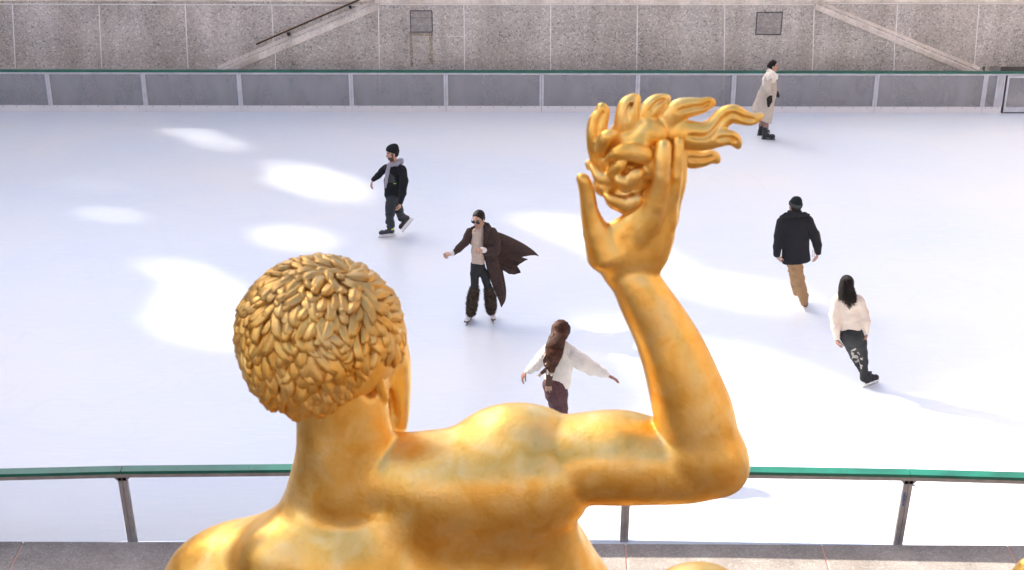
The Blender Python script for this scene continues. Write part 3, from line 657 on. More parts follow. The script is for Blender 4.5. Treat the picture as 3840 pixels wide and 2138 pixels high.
# flame
F_ = Sdf()
def zf(pts, dy0=0): return [(1408.7+.3508*p[0], 221.4+.3508*p[1], p[2]/1000+.06+dy0, p[3]*.3508) for p in pts]
for z_ in ((620, 560, 10, 118), (640, 680, 20, 90), (560, 380, -10, 120), (430, 330, 0, 80), (330, 500, 0, 95), (620, 290, 0, 100), (480, 420, -10, 118), (620, 480, 0, 112), (385, 600, 0, 105), (540, 640, 0, 98), (700, 320, 0, 92), (320, 690, -10, 88), (405, 790, 0, 84), (470, 850, 0, 58), (500, 740, 0, 90), (500, 830, 10, 55)):
    (x_, y_, d_, r_), = zf([z_]); el(F_, x_, y_, d_, r_, r_, r_*1.25, k=.03)
TG = []
for z_ in ([(290, 470, -20, 74), (262, 350, -30, 56), (272, 250, -20, 54), (305, 175, -10, 36), (300, 135, -10, 20)],
           [(470, 350, -20, 78), (478, 220, -30, 66), (490, 140, -20, 58), (525, 92, 0, 36), (548, 70, 10, 14)],
           [(590, 270, 0, 66), (640, 165, -10, 54), (690, 105, 0, 42), (740, 85, 10, 26), (775, 72, 20, 12)],
           [(780, 260, 0, 76), (850, 160, -10, 62), (940, 138, 0, 52), (1020, 128, 10, 38), (1065, 105, 20, 24), (1098, 108, 20, 11)],
           [(820, 330, 0, 84), (930, 340, -20, 84), (1040, 345, -20, 80), (1105, 290, -10, 60), (1170, 215, 0, 54), (1240, 182, 0, 48), (1310, 212, 0, 38), (1385, 225, 0, 27), (1448, 196, 10, 13)],
           [(1040, 360, -30, 72), (1130, 362, -30, 48), (1210, 355, -30, 38), (1255, 375, -20, 30), (1280, 420, -10, 14)],
           [(820, 430, 60, 66), (930, 500, 60, 60), (1020, 508, 50, 44), (1090, 490, 40, 32), (1130, 522, 40, 15)],
           [(215, 560, -20, 30), (200, 540, -20, 20)]): ch(F_, zf([(a_, b_, c_, d_*1.13) for a_, b_, c_, d_ in z_]), .014, VY, .62); TG.append(z_)
for z_ in ([(300, 440, -60, 50), (335, 352, -90, 40), (405, 322, -80, 12)], [(600, 480, -90, 62), (440, 458, -120, 46), (318, 525, -95, 11)],
           [(350, 650, -80, 40), (285, 640, -85, 32), (222, 556, -60, 10)], [(470, 700, -100, 52), (540, 625, -120, 38), (610, 598, -80, 10)], [(480, 700, -110, 40), (430, 665, -125, 28), (402, 628, -110, 8)],
           [(470, 850, -60, 50), (540, 805, -75, 36), (590, 776, -50, 9)], [(440, 830, -70, 44), (372, 800, -85, 28), (322, 770, -70, 8)], [(375, 600, -100, 38), (436, 550, -125, 27), (455, 494, -110, 8)],
           [(640, 600, -60, 60), (650, 520, -70, 44), (670, 430, -50, 12)]): ch(F_, zf([(a_, b_, c_-6, d_*1.08) for a_, b_, c_, d_ in z_]), .014, VY, .8)
for z_ in TG[:7]:
    for o1, o2 in ((.10, .30),):
        P_ = [(a_+d_*o1, b_+d_*o1, c_-d_*.3508*1.66*.62*1.3, max(4, d_*.22)) for a_, b_, c_, d_ in z_[1:-1]]
        ch(F_, zf(P_), .010, sub=True)
for z_ in ([(540, 350, -150, 20), (620, 385, -150, 26), (700, 390, -130, 16)], [(300, 340, -150, 12), (330, 430, -140, 20)], [(400, 720, -140, 20), (480, 740, -140, 22)], [(960, 300, -110, 20), (1080, 250, -90, 16)], [(600, 540, -160, 18), (560, 560, -160, 20)]): ch(F_, zf(z_), .015, sub=True)
F_.build('flame', GOLD, st, h=.006)
# hair: thick grooved locks growing away from the crown over a cap
HC_ = Sdf(); el(HC_, 805, 832, .06, 196, 172, 200, k=.02); el(HC_, 775, 925, .02, 135, 105, 150, 20, .1); el(HC_, 850, 900, .06, 140, 80, 140, 0, .08)
HV, HQ = HC_.mesh(.016); HNn = vnormals(HV, HQ)
RMi = np.linalg.inv(RM)
def project(P):
    d = (np.asarray(P)-np.array([0, 0, CAM_H])) @ RMi.T; return 1920+FPX*d[:, 0]/-d[:, 2], 1069-FPX*d[:, 1]/-d[:, 2]
px, py = project(HV); px /= 1.4907; py /= 1.4907
line = np.interp(px, [560, 690, 730, 800, 860, 895, 925, 955, 1100], [1000, 1010, 1035, 1030, 1000, 972, 905, 872, 890])
ok = (py < line) & (HV[:, 1] < SY+.34)
crown = q(880, 668, .05)
idx_ = np.flatnonzero(ok); RNG.shuffle(idx_); pick = []
cellsz = .035; grid = {}
for i in idx_:
    p = HV[i]; c = tuple((p/cellsz).astype(int)); bad = False
    for a in (-1, 0, 1):
        for bb in (-1, 0, 1):
            for cc in (-1, 0, 1):
                for j in grid.get((c[0]+a, c[1]+bb, c[2]+cc), ()):
                    if np.linalg.norm(HV[j]-p) < cellsz: bad = True
    if not bad: grid.setdefault(c, []).append(i); pick.append(i)
zt_ = HV[:, 2].max()-wloc(st).z; HGR.inputs[1].default_value = zt_-.17; HGR.inputs[2].default_value = zt_+.17      # crown weathered brown, lower locks still bright
hm = MB(); hm.add([tuple(v) for v in HV], [tuple(f) for f in HQ])
for i in pick:
    p = HV[i]; n = HNn[i]; d = p-crown; d = d-n*(d@n); l = np.linalg.norm(d)+1e-6; d /= l; s_ = np.cross(n, d)
    sw = .35+.45*float(vnoise((p*5)[None], 3)[0])+RNG.normal(0, .26); d = d*math.cos(sw)+s_*math.sin(sw)
    if l > .3: d = d*.7+np.array([0, 0, -.5]); 
    d = d-n*(d@n); d /= np.linalg.norm(d)+1e-9; s_ = np.cross(n, d)
    z_k = RNG.uniform(.7, 1.35); L_k = .118*z_k*RNG.uniform(.85, 1.2); wd = .0188*z_k**.6; bend = RNG.uniform(-1.1, 1.1); lift = RNG.uniform(.010, .030); K = 7; nn = 16; base = len(hm.v)
    prof = (.45, .75, .95, 1.05, 1.08, 1.0, .62)
    for a in range(K):
        t = a/(K-1); c = p+d*(t-.45)*L_k+s_*bend*L_k*(t*t-.3)*.45+n*(.004+lift*t*t-.010*(1-t)**2-.3*wd*(t > .99))-n*((t-.45)*L_k)**2*1.6
        for b_ in range(nn):
            an = 2*math.pi*b_/nn; rr_ = wd*prof[a]*(1+.17*math.cos(5*an+i))
            hm.v.append(tuple(c+s_*math.cos(an)*rr_*1.25+n*math.sin(an)*rr_*.8))
    for a in range(K-1):
        for b_ in range(nn): x0 = base+a*nn+b_; x1 = base+a*nn+(b_+1) % nn; hm.f.append((x0, x1, x1+nn, x0+nn)); hm.m.append(0)
    hm.f.append(tuple(base+(K-1)*nn+j for j in range(nn))); hm.m.append(0)
hm.build('hair', HG, st, smooth=True)
# drapery swinging out to the right and the rock below, mostly under the frame
D_ = Sdf(); ch(D_, [(1500, 1900, -.1, 60), (2000, 1800, -.1, 60), (2400, 1600, .0, 45), (2580, 1460, .05, 34), (2600, 1430, .05, 26)], .05, VY, .6)
D_.build('drapery', GOLD, st, h=.02)
rk = Sdf(); ch(rk, [(1000, 2900, .1, 500), (1000, 2200, .2, 380)], .1); V_, Q_ = rk.mesh(.07, lambda V: .12*vnoise(V*2.2, 4))
rock = link('rock_pedestal', V_, Q_, M['basin'], None, True); tag(rock, 'dark rough rock that carries the gilded statue, below the picture', 'pedestal')
# ================================================================ PEOPLE
SKIN = mat('skin', (.55, .31, .21), .5, var=.06, vs=30); SKIN2 = mat('skin_deep', (.36, .17, .11), .5, var=.06, vs=30)
HAIRD = mat('dark_hair', (.010, .007, .006), .55, spec=.25); HAIRB = mat('brown_hair', (.040, .016, .010), .6, spec=.25, var=.15, vs=30)
LIP = mat('lips', (.38, .10, .09), .45); EYEW = mat('eye_white', (.7, .68, .65), .3); BEARD = mat('stubble', (.13, .07, .05), .8, var=.3, vs=120)
def norm(v): v = np.array(v, float); return v/np.linalg.norm(v)
class Person:
    def __init__(s, ox, oy, sc, gx, gy, label):
        s.ox, s.oy, s.sc = ox, oy, sc; g = gp(ox+gx*sc, oy+gy*sc); s.y = g[1]
        s.root = thing('person', g, label, 'person', 'skaters on the ice'); s.B = Sdf()
    def p(s, x, y, dy=0.0): return yp(s.ox+x*s.sc, s.oy+y*s.sc, s.y+dy)
    def g(s, x, y): return gp(s.ox+x*s.sc, s.oy+y*s.sc)
    def m(s, dy=0.0): return s.sc*mpp(s.y+dy, s.oy+400*s.sc)
    def cc(s, S, pts, k=.02, ratio=1.0, f=1.0, n=(0, 1, 0), sub=False):
        S.chain([(s.p(a, b, c), r*s.m(c)*f) for a, b, c, r in pts], k, None if ratio == 1 else norm(n), ratio, sub)
    def wear(s, name, m, parts, clips=(), k=.02, disp=None, h=.011, body=.72, parent=None, paint=None):
        """parts: (chain, depth ratio); the same chains, thinner, go into the body underneath"""
        S_ = Sdf()
        for pr in parts:
            pts, ratio = pr[0], (pr[1] if len(pr) > 1 else 1.0); s.cc(S_, pts, k, ratio)
            if body and (len(pr) < 3 or pr[2]): s.cc(s.B, pts, .02, ratio, body)
        for (x0, y0), (x1, y1) in clips:
            a, c = s.p(x0, y0), s.p(x1, y1); d = norm(c-a); nn = np.array([d[2], 0, -d[0]]); S_.clip(a, nn)
        return S_.build(name, m, parent or s.root, h, disp, paint)
    def inpoly(s, poly, front=True):
        P = [(x, y) for x, y in poly]
        def fn(C):
            u, v = project(C); u = (u-s.ox)/s.sc; v = (v-s.oy)/s.sc; r = np.array([inside((a, b), P) for a, b in zip(u, v)])
            return r & (C[:, 1] < s.y+.05) if front else r
        return fn
    def head(s, x, y, dy, fwd, up=(0, 0, 1), size=1.0, face=True, beard=False, neck=None):
        f = norm(fwd); u = np.array(up, float); u = norm(u-f*(u@f)); sd_ = np.cross(f, u); c = s.p(x, y, dy); Mx = np.array([sd_, f, u]); z = size
        L_ = lambda a, b_, c_: c+(sd_*a+f*b_+u*c_)*z
        s.L = L_; s.M = Mx; s.z = z; S = s.B
        S.ell(L_(0, -.012, .03), np.array((.073, .093, .085))*z, Mx, .01)
        S.ell(L_(0, .025, -.035), np.array((.060, .062, .072))*z, Mx, .02)
        S.ell(L_(0, .058, -.088), np.array((.026, .026, .022))*z, Mx, .02)
        S.cone(L_(0, .082, .008), L_(0, .103, -.030), .007*z, .012*z, .008); S.ell(L_(0, .074, .022), np.array((.05, .014, .010))*z, Mx, .012)
        S.ell(L_(0, .083, -.058), np.array((.023, .010, .010))*z, Mx, .006)
        for a in (-1, 1):
            S.ell(L_(a*.073, -.004, -.005), np.array((.010, .018, .031))*z, Mx, .006); S.ell(L_(a*.036, .060, -.02), np.array((.022, .02, .02))*z, Mx, .015)
            S.ell(L_(a*.031, .088, .006), np.array((.014, .012, .008))*z, Mx, .006, True)
        if neck is not None: S.cone(L_(0, -.02, -.05), neck, .052*z, .058*z, .02)
        loc = lambda C: (C-c) @ Mx.T/z
        def blob(a, b_, c_, ra, rc):
            def fn(C): q_ = loc(C); return (((np.abs(q_[:, 0])-a)/ra)**2+((q_[:, 2]-c_)/rc)**2 < 1) & (q_[:, 1] > b_)
            return fn
        s.paint = [(blob(.031, .05, .006, .013, .006), 3), (blob(.031, .05, .006, .006, .006), 1), (blob(.033, .05, .027, .019, .0045), 1), (blob(0, .06, -.058, .022, .008), 2)]
        if beard:
            s.paint.insert(0, (lambda C: (loc(C)[:, 2] < -.045) & (loc(C)[:, 1] > .005) & (loc(C)[:, 2] > -.125) & (np.linalg.norm(loc(C), axis=1) < .16), 4))
            s.paint.insert(1, (lambda C: (np.abs(loc(C)[:, 0]) > .05) & (np.abs(loc(C)[:, 0]) < .072) & (loc(C)[:, 2] < .02) & (loc(C)[:, 2] > -.06) & (loc(C)[:, 1] > .005) & (loc(C)[:, 1] < .035), 4))
        return L_
    def hand(s, w_, d, n, side, size=1.0, curl=.35, spread=.10):
        """w_: wrist; d: where the fingers point; n: palm side, towards which they curl; side +-1: thumb side"""
        d = norm(d); n = np.array(n, float); n = norm(n-d*(n@d)); t = np.cross(d, n)*side; z = size; S = s.B
        S.ell(w_+d*.045*z, np.array((.038, .044, .014))*z, [t, d, n], .01)
        for i, (off, ln, rr_) in enumerate(((.028, .078, .0088), (.0095, .086, .0092), (-.0095, .080, .0088), (-.027, .063, .0078))):
            a = w_+d*.083*z+t*off*z-d*abs(off)*.12; ang = curl*(.8+.18*i); dd = norm(d+t*spread*(off/.028)); S.cone(w_+d*.02*z+t*off*.6*z, a, .013*z, .0105*z, .006)
            for j, fr in enumerate((.46, .31, .25)):
                ca, sa = math.cos(ang), math.sin(ang); v_ = norm(dd*ca+n*sa); b_ = a+v_*ln*fr*z; S.cone(a, b_, rr_*z*(1-.1*j), rr_*z*(.9-.1*j), .002); a = b_; ang += curl*.95
        a = w_+d*.02*z+t*.026*z
        for (v_, ln, rr_) in ((norm(d*.62+t*.72+n*.25), .036, .013), (norm(d*.8+t*.42+n*.4), .030, .0105), (norm(d*.88+t*.1+n*.5), .024, .0092)):
            b_ = a+v_*ln*z; S.cone(a, b_, rr_*z, rr_*.88*z, .004); a = b_
    def finish(s, skin=None, h=.0065):
        s.B.build('body', [skin or SKIN, HAIRD, LIP, EYEW, BEARD], s.root, h, paint=getattr(s, 'paint', None))
    def haircap(s, m, front=.05, low=-.07, grow=1.0, tilt=.4, h=.006, name='hair'):
        S_ = Sdf(); L_ = s.L; S_.ell(L_(0, -.018, .033), np.array((.081, .096, .091))*s.z*grow, s.M, .01); S_.ell(L_(0, -.05, -.02), np.array((.066, .055, .06))*s.z*grow, s.M, .03)
        f, u = s.M[1], s.M[2]; S_.clip(L_(0, front, .05), norm(f-u*tilt)); S_.clip(L_(0, 0, low), -u)
        return S_.build(name, m, s.root, h)
    def beanie(s, m, cuff, height=.09, name='beanie', tilt=-.28):
        f, u, sd_ = s.M[1], s.M[2], s.M[0]; uu = norm(u+f*tilt); ff = norm(f-uu*(f@uu)); L_ = s.L; z = s.z
        S_ = Sdf(); c = L_(0, -.018, .048); S_.ell(c+uu*.012, np.array((.088, .103, height))*z, [sd_, ff, uu], .02); S_.ell(c+uu*.062-ff*.02, np.array((.055, .06, height*.62))*z, [sd_, ff, uu], .03); S_.clip(c-uu*.028, -uu)
        rib = lambda V: .0018*np.cos(34*np.arctan2((V-c) @ sd_, (V-c) @ ff))+.004*vnoise(V*22, 3)
        o = S_.build(name, m, s.root, .006, rib)
        S2 = Sdf(); n_ = 20; pts = [c-uu*.018+(sd_*math.cos(a)*.084+ff*math.sin(a)*.100)*z for a in np.linspace(0, 2*math.pi, n_+1)]
        for a, b_ in zip(pts[:-1], pts[1:]): S2.cone(a, b_, .0125, .0125, .004); S2.cone(a+uu*.028, b_+uu*.028, .0125, .0125, .01)
        S2.build('cuff', cuff, o, .006, rib); return o
    def skate(s, heel, toe, up, bm, lace=None, blade='figure', holder=None, low=False, accent=None, size=1.0):
        heel = np.array(heel); toe = np.array(toe); f = norm(toe-heel); u = np.array(up, float); u = norm(u-f*(u@f)); t = np.cross(f, u); z = size
        Q = lambda a, c, b_=0: heel+f*a*z+u*c*z+t*b_*z
        S_ = Sdf(); top = .22 if low else .275
        S_.chain([(Q(.045, .105), .040), (Q(.14, .098), .038), (Q(.225, .092), .040), (Q(.248, .090), .033)], .02, t, .95)
        S_.chain([(Q(.055, .11), .043), (Q(.07, .17), .044), (Q(.058, top-.03), .050)], .03, t, .9); S_.clip(Q(0, .066), -u); S_.clip(Q(.06, top), u)
        S_.cone(Q(.10, .17), Q(.13, .20), .022, .014, .02)
        o = S_.build('skate', bm if isinstance(bm, list) else [bm], s.root, .008, paint=([(lambda C: (((C-Q(.03, .15)) @ f) < .035) & (((C-Q(.03, .13)) @ u) > 0) & (((C-Q(.03, .19)) @ u) < 0), 1)] if accent else None))
        b = MB(); hb = holder or M['kick']
        b.add([tuple(Q(a, c, d_)) for a, c, d_ in ((.0, .052, -.03), (.0, .052, .03), (.275, .052, .03), (.275, .052, -.03), (.0, .068, -.034), (.0, .068, .034), (.28, .068, .034), (.28, .068, -.034))], [(0, 3, 2, 1), (4, 5, 6, 7), (0, 1, 5, 4), (1, 2, 6, 5), (2, 3, 7, 6), (3, 0, 4, 7)])
        for a0, a1 in ((.02, .085), (.175, .245)):
            b.add([tuple(Q(a, c, d_)) for c, w_, e_ in ((.052, .022, 0), (.018, .006, .01)) for a, d_ in ((a0+e_, -w_), (a1-e_, -w_), (a1-e_, w_), (a0+e_, w_))], [(0, 1, 2, 3), (7, 6, 5, 4), (0, 4, 5, 1), (1, 5, 6, 2), (2, 6, 7, 3), (3, 7, 4, 0)])
        if blade == 'hockey': b.add([tuple(Q(a, c, d_)) for d_ in (-.009, .009) for a, c in ((-.005, .036), (-.005, .012), (.27, .012), (.285, .036))], [(0, 1, 2, 3), (7, 6, 5, 4), (0, 4, 5, 1), (1, 5, 6, 2), (2, 6, 7, 3), (3, 7, 4, 0)])
        b.build('blade_holder', hb, o)
        b = MB(); prof = [(-.015, .004), (-.018, .022), (.29, .022), (.298, .012), (.285, .002), (.14, .0)]; k = len(prof)
        b.add([tuple(Q(a, c, d_)) for d_ in (-.0025, .0025) for a, c in prof], [tuple(range(k)), tuple(range(2*k-1, k-1, -1))]+[(i, i+k, (i+1) % k+k, (i+1) % k) for i in range(k)])
        b.build('blade', STEEL, o)
        if lace is not None:
            b = MB(); P_ = []
            for j in range(7):
                a = .205-.024*j; c = .125+.008*j+.014*max(0, j-2); sg_ = 1 if j % 2 else -1; P_ += [Q(a, c, -.022*sg_), Q(a-.006, c+.012, 0), Q(a, c, .022*sg_)]
            b.tube(P_, .0034, 5); b.build('lace', lace, o)
        return o
STEEL = mat('blade_steel', (.55, .56, .58), .25, metal=1.0)
BLK = mat('black_wool', (.012, .012, .016), .9, bump=.5, bs=160, sheen=.02); BLK2 = mat('black_stretch', (.016, .017, .019), .75, var=.2, vs=12, bump=.2, bs=60)
def sheet(name, rows, m, parent, person, th=.008, sub=3):
    """cloth panel through rows of (x, y, dy) control points, with real thickness"""
    P = [[person.p(*c) for c in r] for r in rows]; nc = len(P[0]); V_ = [tuple(p) for r in P for p in r]
    F2 = [(i*nc+j, i*nc+j+1, (i+1)*nc+j+1, (i+1)*nc+j) for i in range(len(P)-1) for j in range(nc-1)]
    o = link(name, V_, F2, m, parent, True)
    sb = o.modifiers.new('smooth', 'SUBSURF'); sb.levels = sub; sb.render_levels = sub; sb.boundary_smooth = 'PRESERVE_CORNERS'
    so_ = o.modifiers.new('thickness', 'SOLIDIFY'); so_.thickness = th; so_.offset = 0
    return o
def strands(name, m, parent, paths, rad=.003, n=4):
    b = MB()
    for P in paths:
        K = len(P); b.tube(P, [rad*(1 if i < K-2 else .6 if i < K-1 else .25) for i in range(K)], n)
    return b.build(name, m, parent, True)

# ---- woman in the long pale coat, before the far barrier
A = Person(2780, 200, .2442, 400, 1322, 'skater in a long pale coat and cream shawl before the far barrier')
L_ = A.head(494, 196, 0, (.95, -.22, -.16), (.05, 0, 1), neck=A.p(455, 320))
CREAM = mat('cream_knit', (.90, .82, .70), .9, var=.06, vs=20, bump=.5, bs=90, sheen=.1)
COATW = mat('pale_wool_coat', (.60, .52, .43), .9, var=.10, vs=9, bump=.4, bs=120)
FUZZ = mat('dark_fleece', (.022, .018, .016), 1.0, var=.4, vs=60, bump=.8, bs=130)
ct = A.wear('coat', COATW, [([(450, 340, .0, 82), (425, 480, .0, 108), (385, 650, .0, 135), (330, 850, .0, 158), (300, 1010, .02, 168)], .5), ([(470, 340, -.02, 60), (480, 600, -.03, 48), (455, 800, -.03, 36), (425, 1080, -.02, 34)], .8),
    ([(410, 380, -.14, 62), (400, 520, -.20, 56), (440, 640, -.22, 44)], .8)], [((110, 975), (450, 1072))], k=.035, body=0,
    disp=lambda V: .020*vnoise(V*np.array([7, 7, 1.1]), 6)*np.clip((1.35-V[:, 2])*1.3, 0, 1)+.004*vnoise(V*18, 2))
A.wear('shawl', CREAM, [([(450, 290, .0, 62), (430, 380, .0, 92), (410, 430, -.03, 82)], .75), ([(415, 360, -.13, 62), (390, 470, -.18, 36), (392, 522, -.17, 10)],), ([(500, 380, -.06, 50), (505, 440, -.08, 14)],), ([(420, 265, -.05, 26), (480, 305, -.12, 30), (530, 345, -.06, 30), (540, 380, .02, 26)],), ([(345, 400, -.04, 30), (340, 480, -.05, 16)],)], k=.03, body=0,
    disp=lambda V: .008*vnoise(V*np.array([9, 9, 7]), 8))
A.wear('mitten', FUZZ, [([(452, 660, -.24, 26), (428, 705, -.27, 38), (425, 760, -.27, 32), (418, 810, -.26, 20)],), ([(455, 700, -.26, 20), (462, 740, -.27, 16)],)], k=.015, h=.007, body=0, disp=lambda V: .005*vnoise(V*60, 3))
A.wear('mitten', FUZZ, [([(530, 560, .08, 24), (545, 620, .06, 28), (566, 655, .05, 27)],), ([(548, 600, .05, 14), (575, 640, .03, 12)],)], k=.015, h=.007, body=0, disp=lambda V: .005*vnoise(V*60, 3))
MAUVE = mat('mauve_trousers', (.34, .21, .17), .9, var=.15, vs=14)
A.wear('trousers', MAUVE, [([(370, 700, .0, 60), (375, 1000, .0, 46), (378, 1150, .0, 41)],), ([(320, 700, .1, 60), (306, 1000, .16, 40), (305, 1090, .2, 36)],)], k=.01, disp=wrinkle(.006, 8, 26, 3))
A.haircap(HAIRD, .035, -.06, 1.02)
S_ = Sdf(); S_.ell(A.p(414, 194, .0), (.030, .028, .034), k=.01); S_.ell(A.p(425, 205, .0), (.024, .026, .022), k=.01); S_.build('hair_bun', HAIRD, A.root, .006, wrinkle(.004, 40, 40))
BOOTB = mat('black_boot', (.02, .021, .025), .35); BH = mat('black_plastic', (.02, .02, .022), .4)
g0 = A.g(312, 1326); A.skate(g0, g0+np.array([.28, -.05, 0]), (0, 0, 1), BOOTB, M['kick'], 'hockey', BH); g1 = A.g(250, 1270); A.skate(g1, g1+np.array([.27, .08, 0]), (-.0, 0, 1), BOOTB, None, 'hockey', BH)
A.cc(A.B, [(455, 330, .0, 45), (425, 480, .0, 80), (400, 650, .0, 85), (390, 760, .0, 80)], .03, .6); A.cc(A.B, [(410, 380, -.13, 38), (400, 520, -.20, 34), (420, 590, -.22, 22)], .03); A.cc(A.B, [(480, 380, .06, 34), (510, 500, .08, 28), (555, 645, .05, 18)], .03)
A.B.chain([(A.p(378, 1150), .05), (A.p(380, 1230), .04)], .01)
A.finish(SKIN)

# ---- man in the black jacket and beanie, looking to the left
A = Person(1350, 510, .279, 350, 1368, 'man skating in an open black jacket, grey hood and black beanie')
HOOD = mat('grey_marl_fleece', (.34, .34, .39), .95, var=.08, vs=40, bump=.3, bs=120); JKT = mat('black_fleece_jacket', (.010, .011, .013), .95, var=.4, vs=60, bump=.8, bs=90); PKT = mat('charcoal_pocket', (.05, .05, .055), .7); TRK = mat('dark_track_trousers', (.020, .026, .030), .65, var=.3, vs=8)
A.head(432, 232, 0, (-.90, -.40, -.14), (-.06, -.05, 1), size=1.05, beard=True, neck=A.p(440, 380, .02))
A.wear('jacket', [JKT, PKT, mat('lime_trim', (.45, .75, .05), .5)], [([(450, 455, .0, 100), (440, 620, .0, 112), (430, 790, .0, 104)], .68), ([(375, 430, .02, 52), (450, 425, .03, 58), (550, 445, -.02, 60)],),
    ([(575, 460, -.05, 60), (592, 600, -.12, 56), (575, 760, -.16, 50), (546, 890, -.16, 36)],), ([(350, 420, .08, 42), (300, 470, .10, 44), (245, 530, .12, 40), (182, 588, .12, 31)],)],
    [((320, 852), (600, 850))] if 0 else (), k=.022, disp=wrinkle(.009, 7, 9, 4), paint=[(A.inpoly([(395, 490), (460, 545), (485, 640), (375, 620)]), 1), (A.inpoly([(452, 636), (490, 632), (488, 644), (455, 648)]), 2)])
A.wear('hood', HOOD, [([(390, 372, -.08, 20), (430, 392, -.08, 22), (490, 378, -.04, 28), (545, 345, .04, 34), (560, 325, .08, 30)],), ([(470, 370, .08, 50), (540, 340, .06, 36)],)], k=.03, body=0, disp=wrinkle(.007, 14, 14, 2), h=.008)
A.wear('hoodie_front', HOOD, [([(392, 390, -.13, 28), (364, 500, -.165, 25), (348, 620, -.165, 22), (340, 690, -.15, 16)],)], k=.02, body=0, disp=wrinkle(.005, 10, 10, 7))
A.wear('trousers', TRK, [([(425, 830, .0, 84), (410, 960, -.02, 70), (405, 1050, -.04, 62), (400, 1150, -.02, 60), (425, 1215, .0, 40)],), ([(465, 850, .04, 76), (525, 1000, .12, 60), (550, 1110, .22, 42)],)], k=.015, disp=wrinkle(.012, 6, 16, 9))
A.haircap(HAIRD, .012, -.075, 1.0, .0)
A.beanie(JKT, JKT, .085, tilt=-.42)
A.hand(A.p(544, 905, -.16), (-.2, -.15, -1), (-.9, .3, 0), -1, curl=.55)
A.hand(A.p(172, 598, .12), (-.45, -.3, -1), (.8, -.1, -.3), 1, curl=.5)
HB = mat('hockey_boot', (.035, .035, .045), .45, var=.3, vs=20); LIME = mat('lime_patch', (.5, .7, .05), .5)
h0 = A.g(466, 1348); t0 = A.g(246, 1372); A.skate(h0, h0+norm(t0-h0)*.28, (.0, 0, 1), [HB, LIME], M['kick'], 'hockey', None, accent=True)
h1 = A.p(716, 1130, .32); t1 = A.p(575, 1298, .18); up_ = norm(np.array([-.72, .0, .62])); A.skate(h1, t1, up_, HB, M['kick'], 'hockey', None)
A.finish(SKIN)

# ---- woman with sunglasses and a flying brown coat
A = Person(1650, 770, .3279, 460, 1352, 'woman with sunglasses and a brown coat flying out behind her')
BRN = mat('brown_wool_coat', (.052, .030, .024), .9, c2=(.075, .042, .033), vs=60, var=.35, bump=.6, bs=150); BRNL = BRN
KNIT = mat('oatmeal_rib_knit', (.68, .54, .43), .9, var=.06, vs=25, bump=1.0, bs=70, bstretch=(1, 1, .12), bdist=.02)
A.head(440, 158, -.02, (-.42, -.86, -.24), (-.10, -.25, 1), size=1.06, neck=A.p(462, 262, .03))
A.wear('turtleneck', KNIT, [([(462, 222, .02, 47), (460, 262, .01, 52)],), ([(440, 320, -.02, 74), (432, 420, -.03, 72), (430, 520, -.03, 68), (436, 640, -.02, 78)], .72)], [((340, 655), (520, 665))], k=.03, disp=lambda V: .0025*np.sin(V[:, 0]*260)+.005*vnoise(V*9, 5))
A.wear('coat', BRN, [([(500, 300, .09, 92), (520, 420, .11, 90), (540, 560, .12, 84)], .55), ([(345, 290, .02, 36), (338, 380, .02, 34), (356, 440, .02, 16)], .8, 0),
    ([(330, 310, .0, 44), (290, 425, -.06, 46), (215, 500, -.12, 42), (155, 545, -.16, 33)],), ([(600, 300, .0, 52), (640, 420, -.04, 55), (630, 515, -.10, 54), (525, 535, -.19, 44)],),
    ([(545, 290, -.05, 42), (545, 420, -.10, 44), (560, 560, -.08, 50), (600, 720, -.04, 56), (650, 880, -.02, 56), (695, 1020, .0, 44), (704, 1100, .0, 24), (703, 1160, .0, 6)], .35, 0)], k=.025, disp=wrinkle(.009, 8, 8, 11))
A.wear('collar', BRN, [([(405, 238, -.02, 14), (370, 262, -.06, 17), (338, 272, -.05, 11)], .7), ([(505, 205, .05, 18), (545, 225, .02, 24), (572, 248, -.03, 16)], .7), ([(512, 235, -.03, 18), (530, 300, -.11, 28), (525, 380, -.14, 22), (502, 470, -.12, 10)], .5), ([(555, 250, -.04, 20), (545, 310, -.12, 20)], .6)], k=.012, body=0, h=.007)
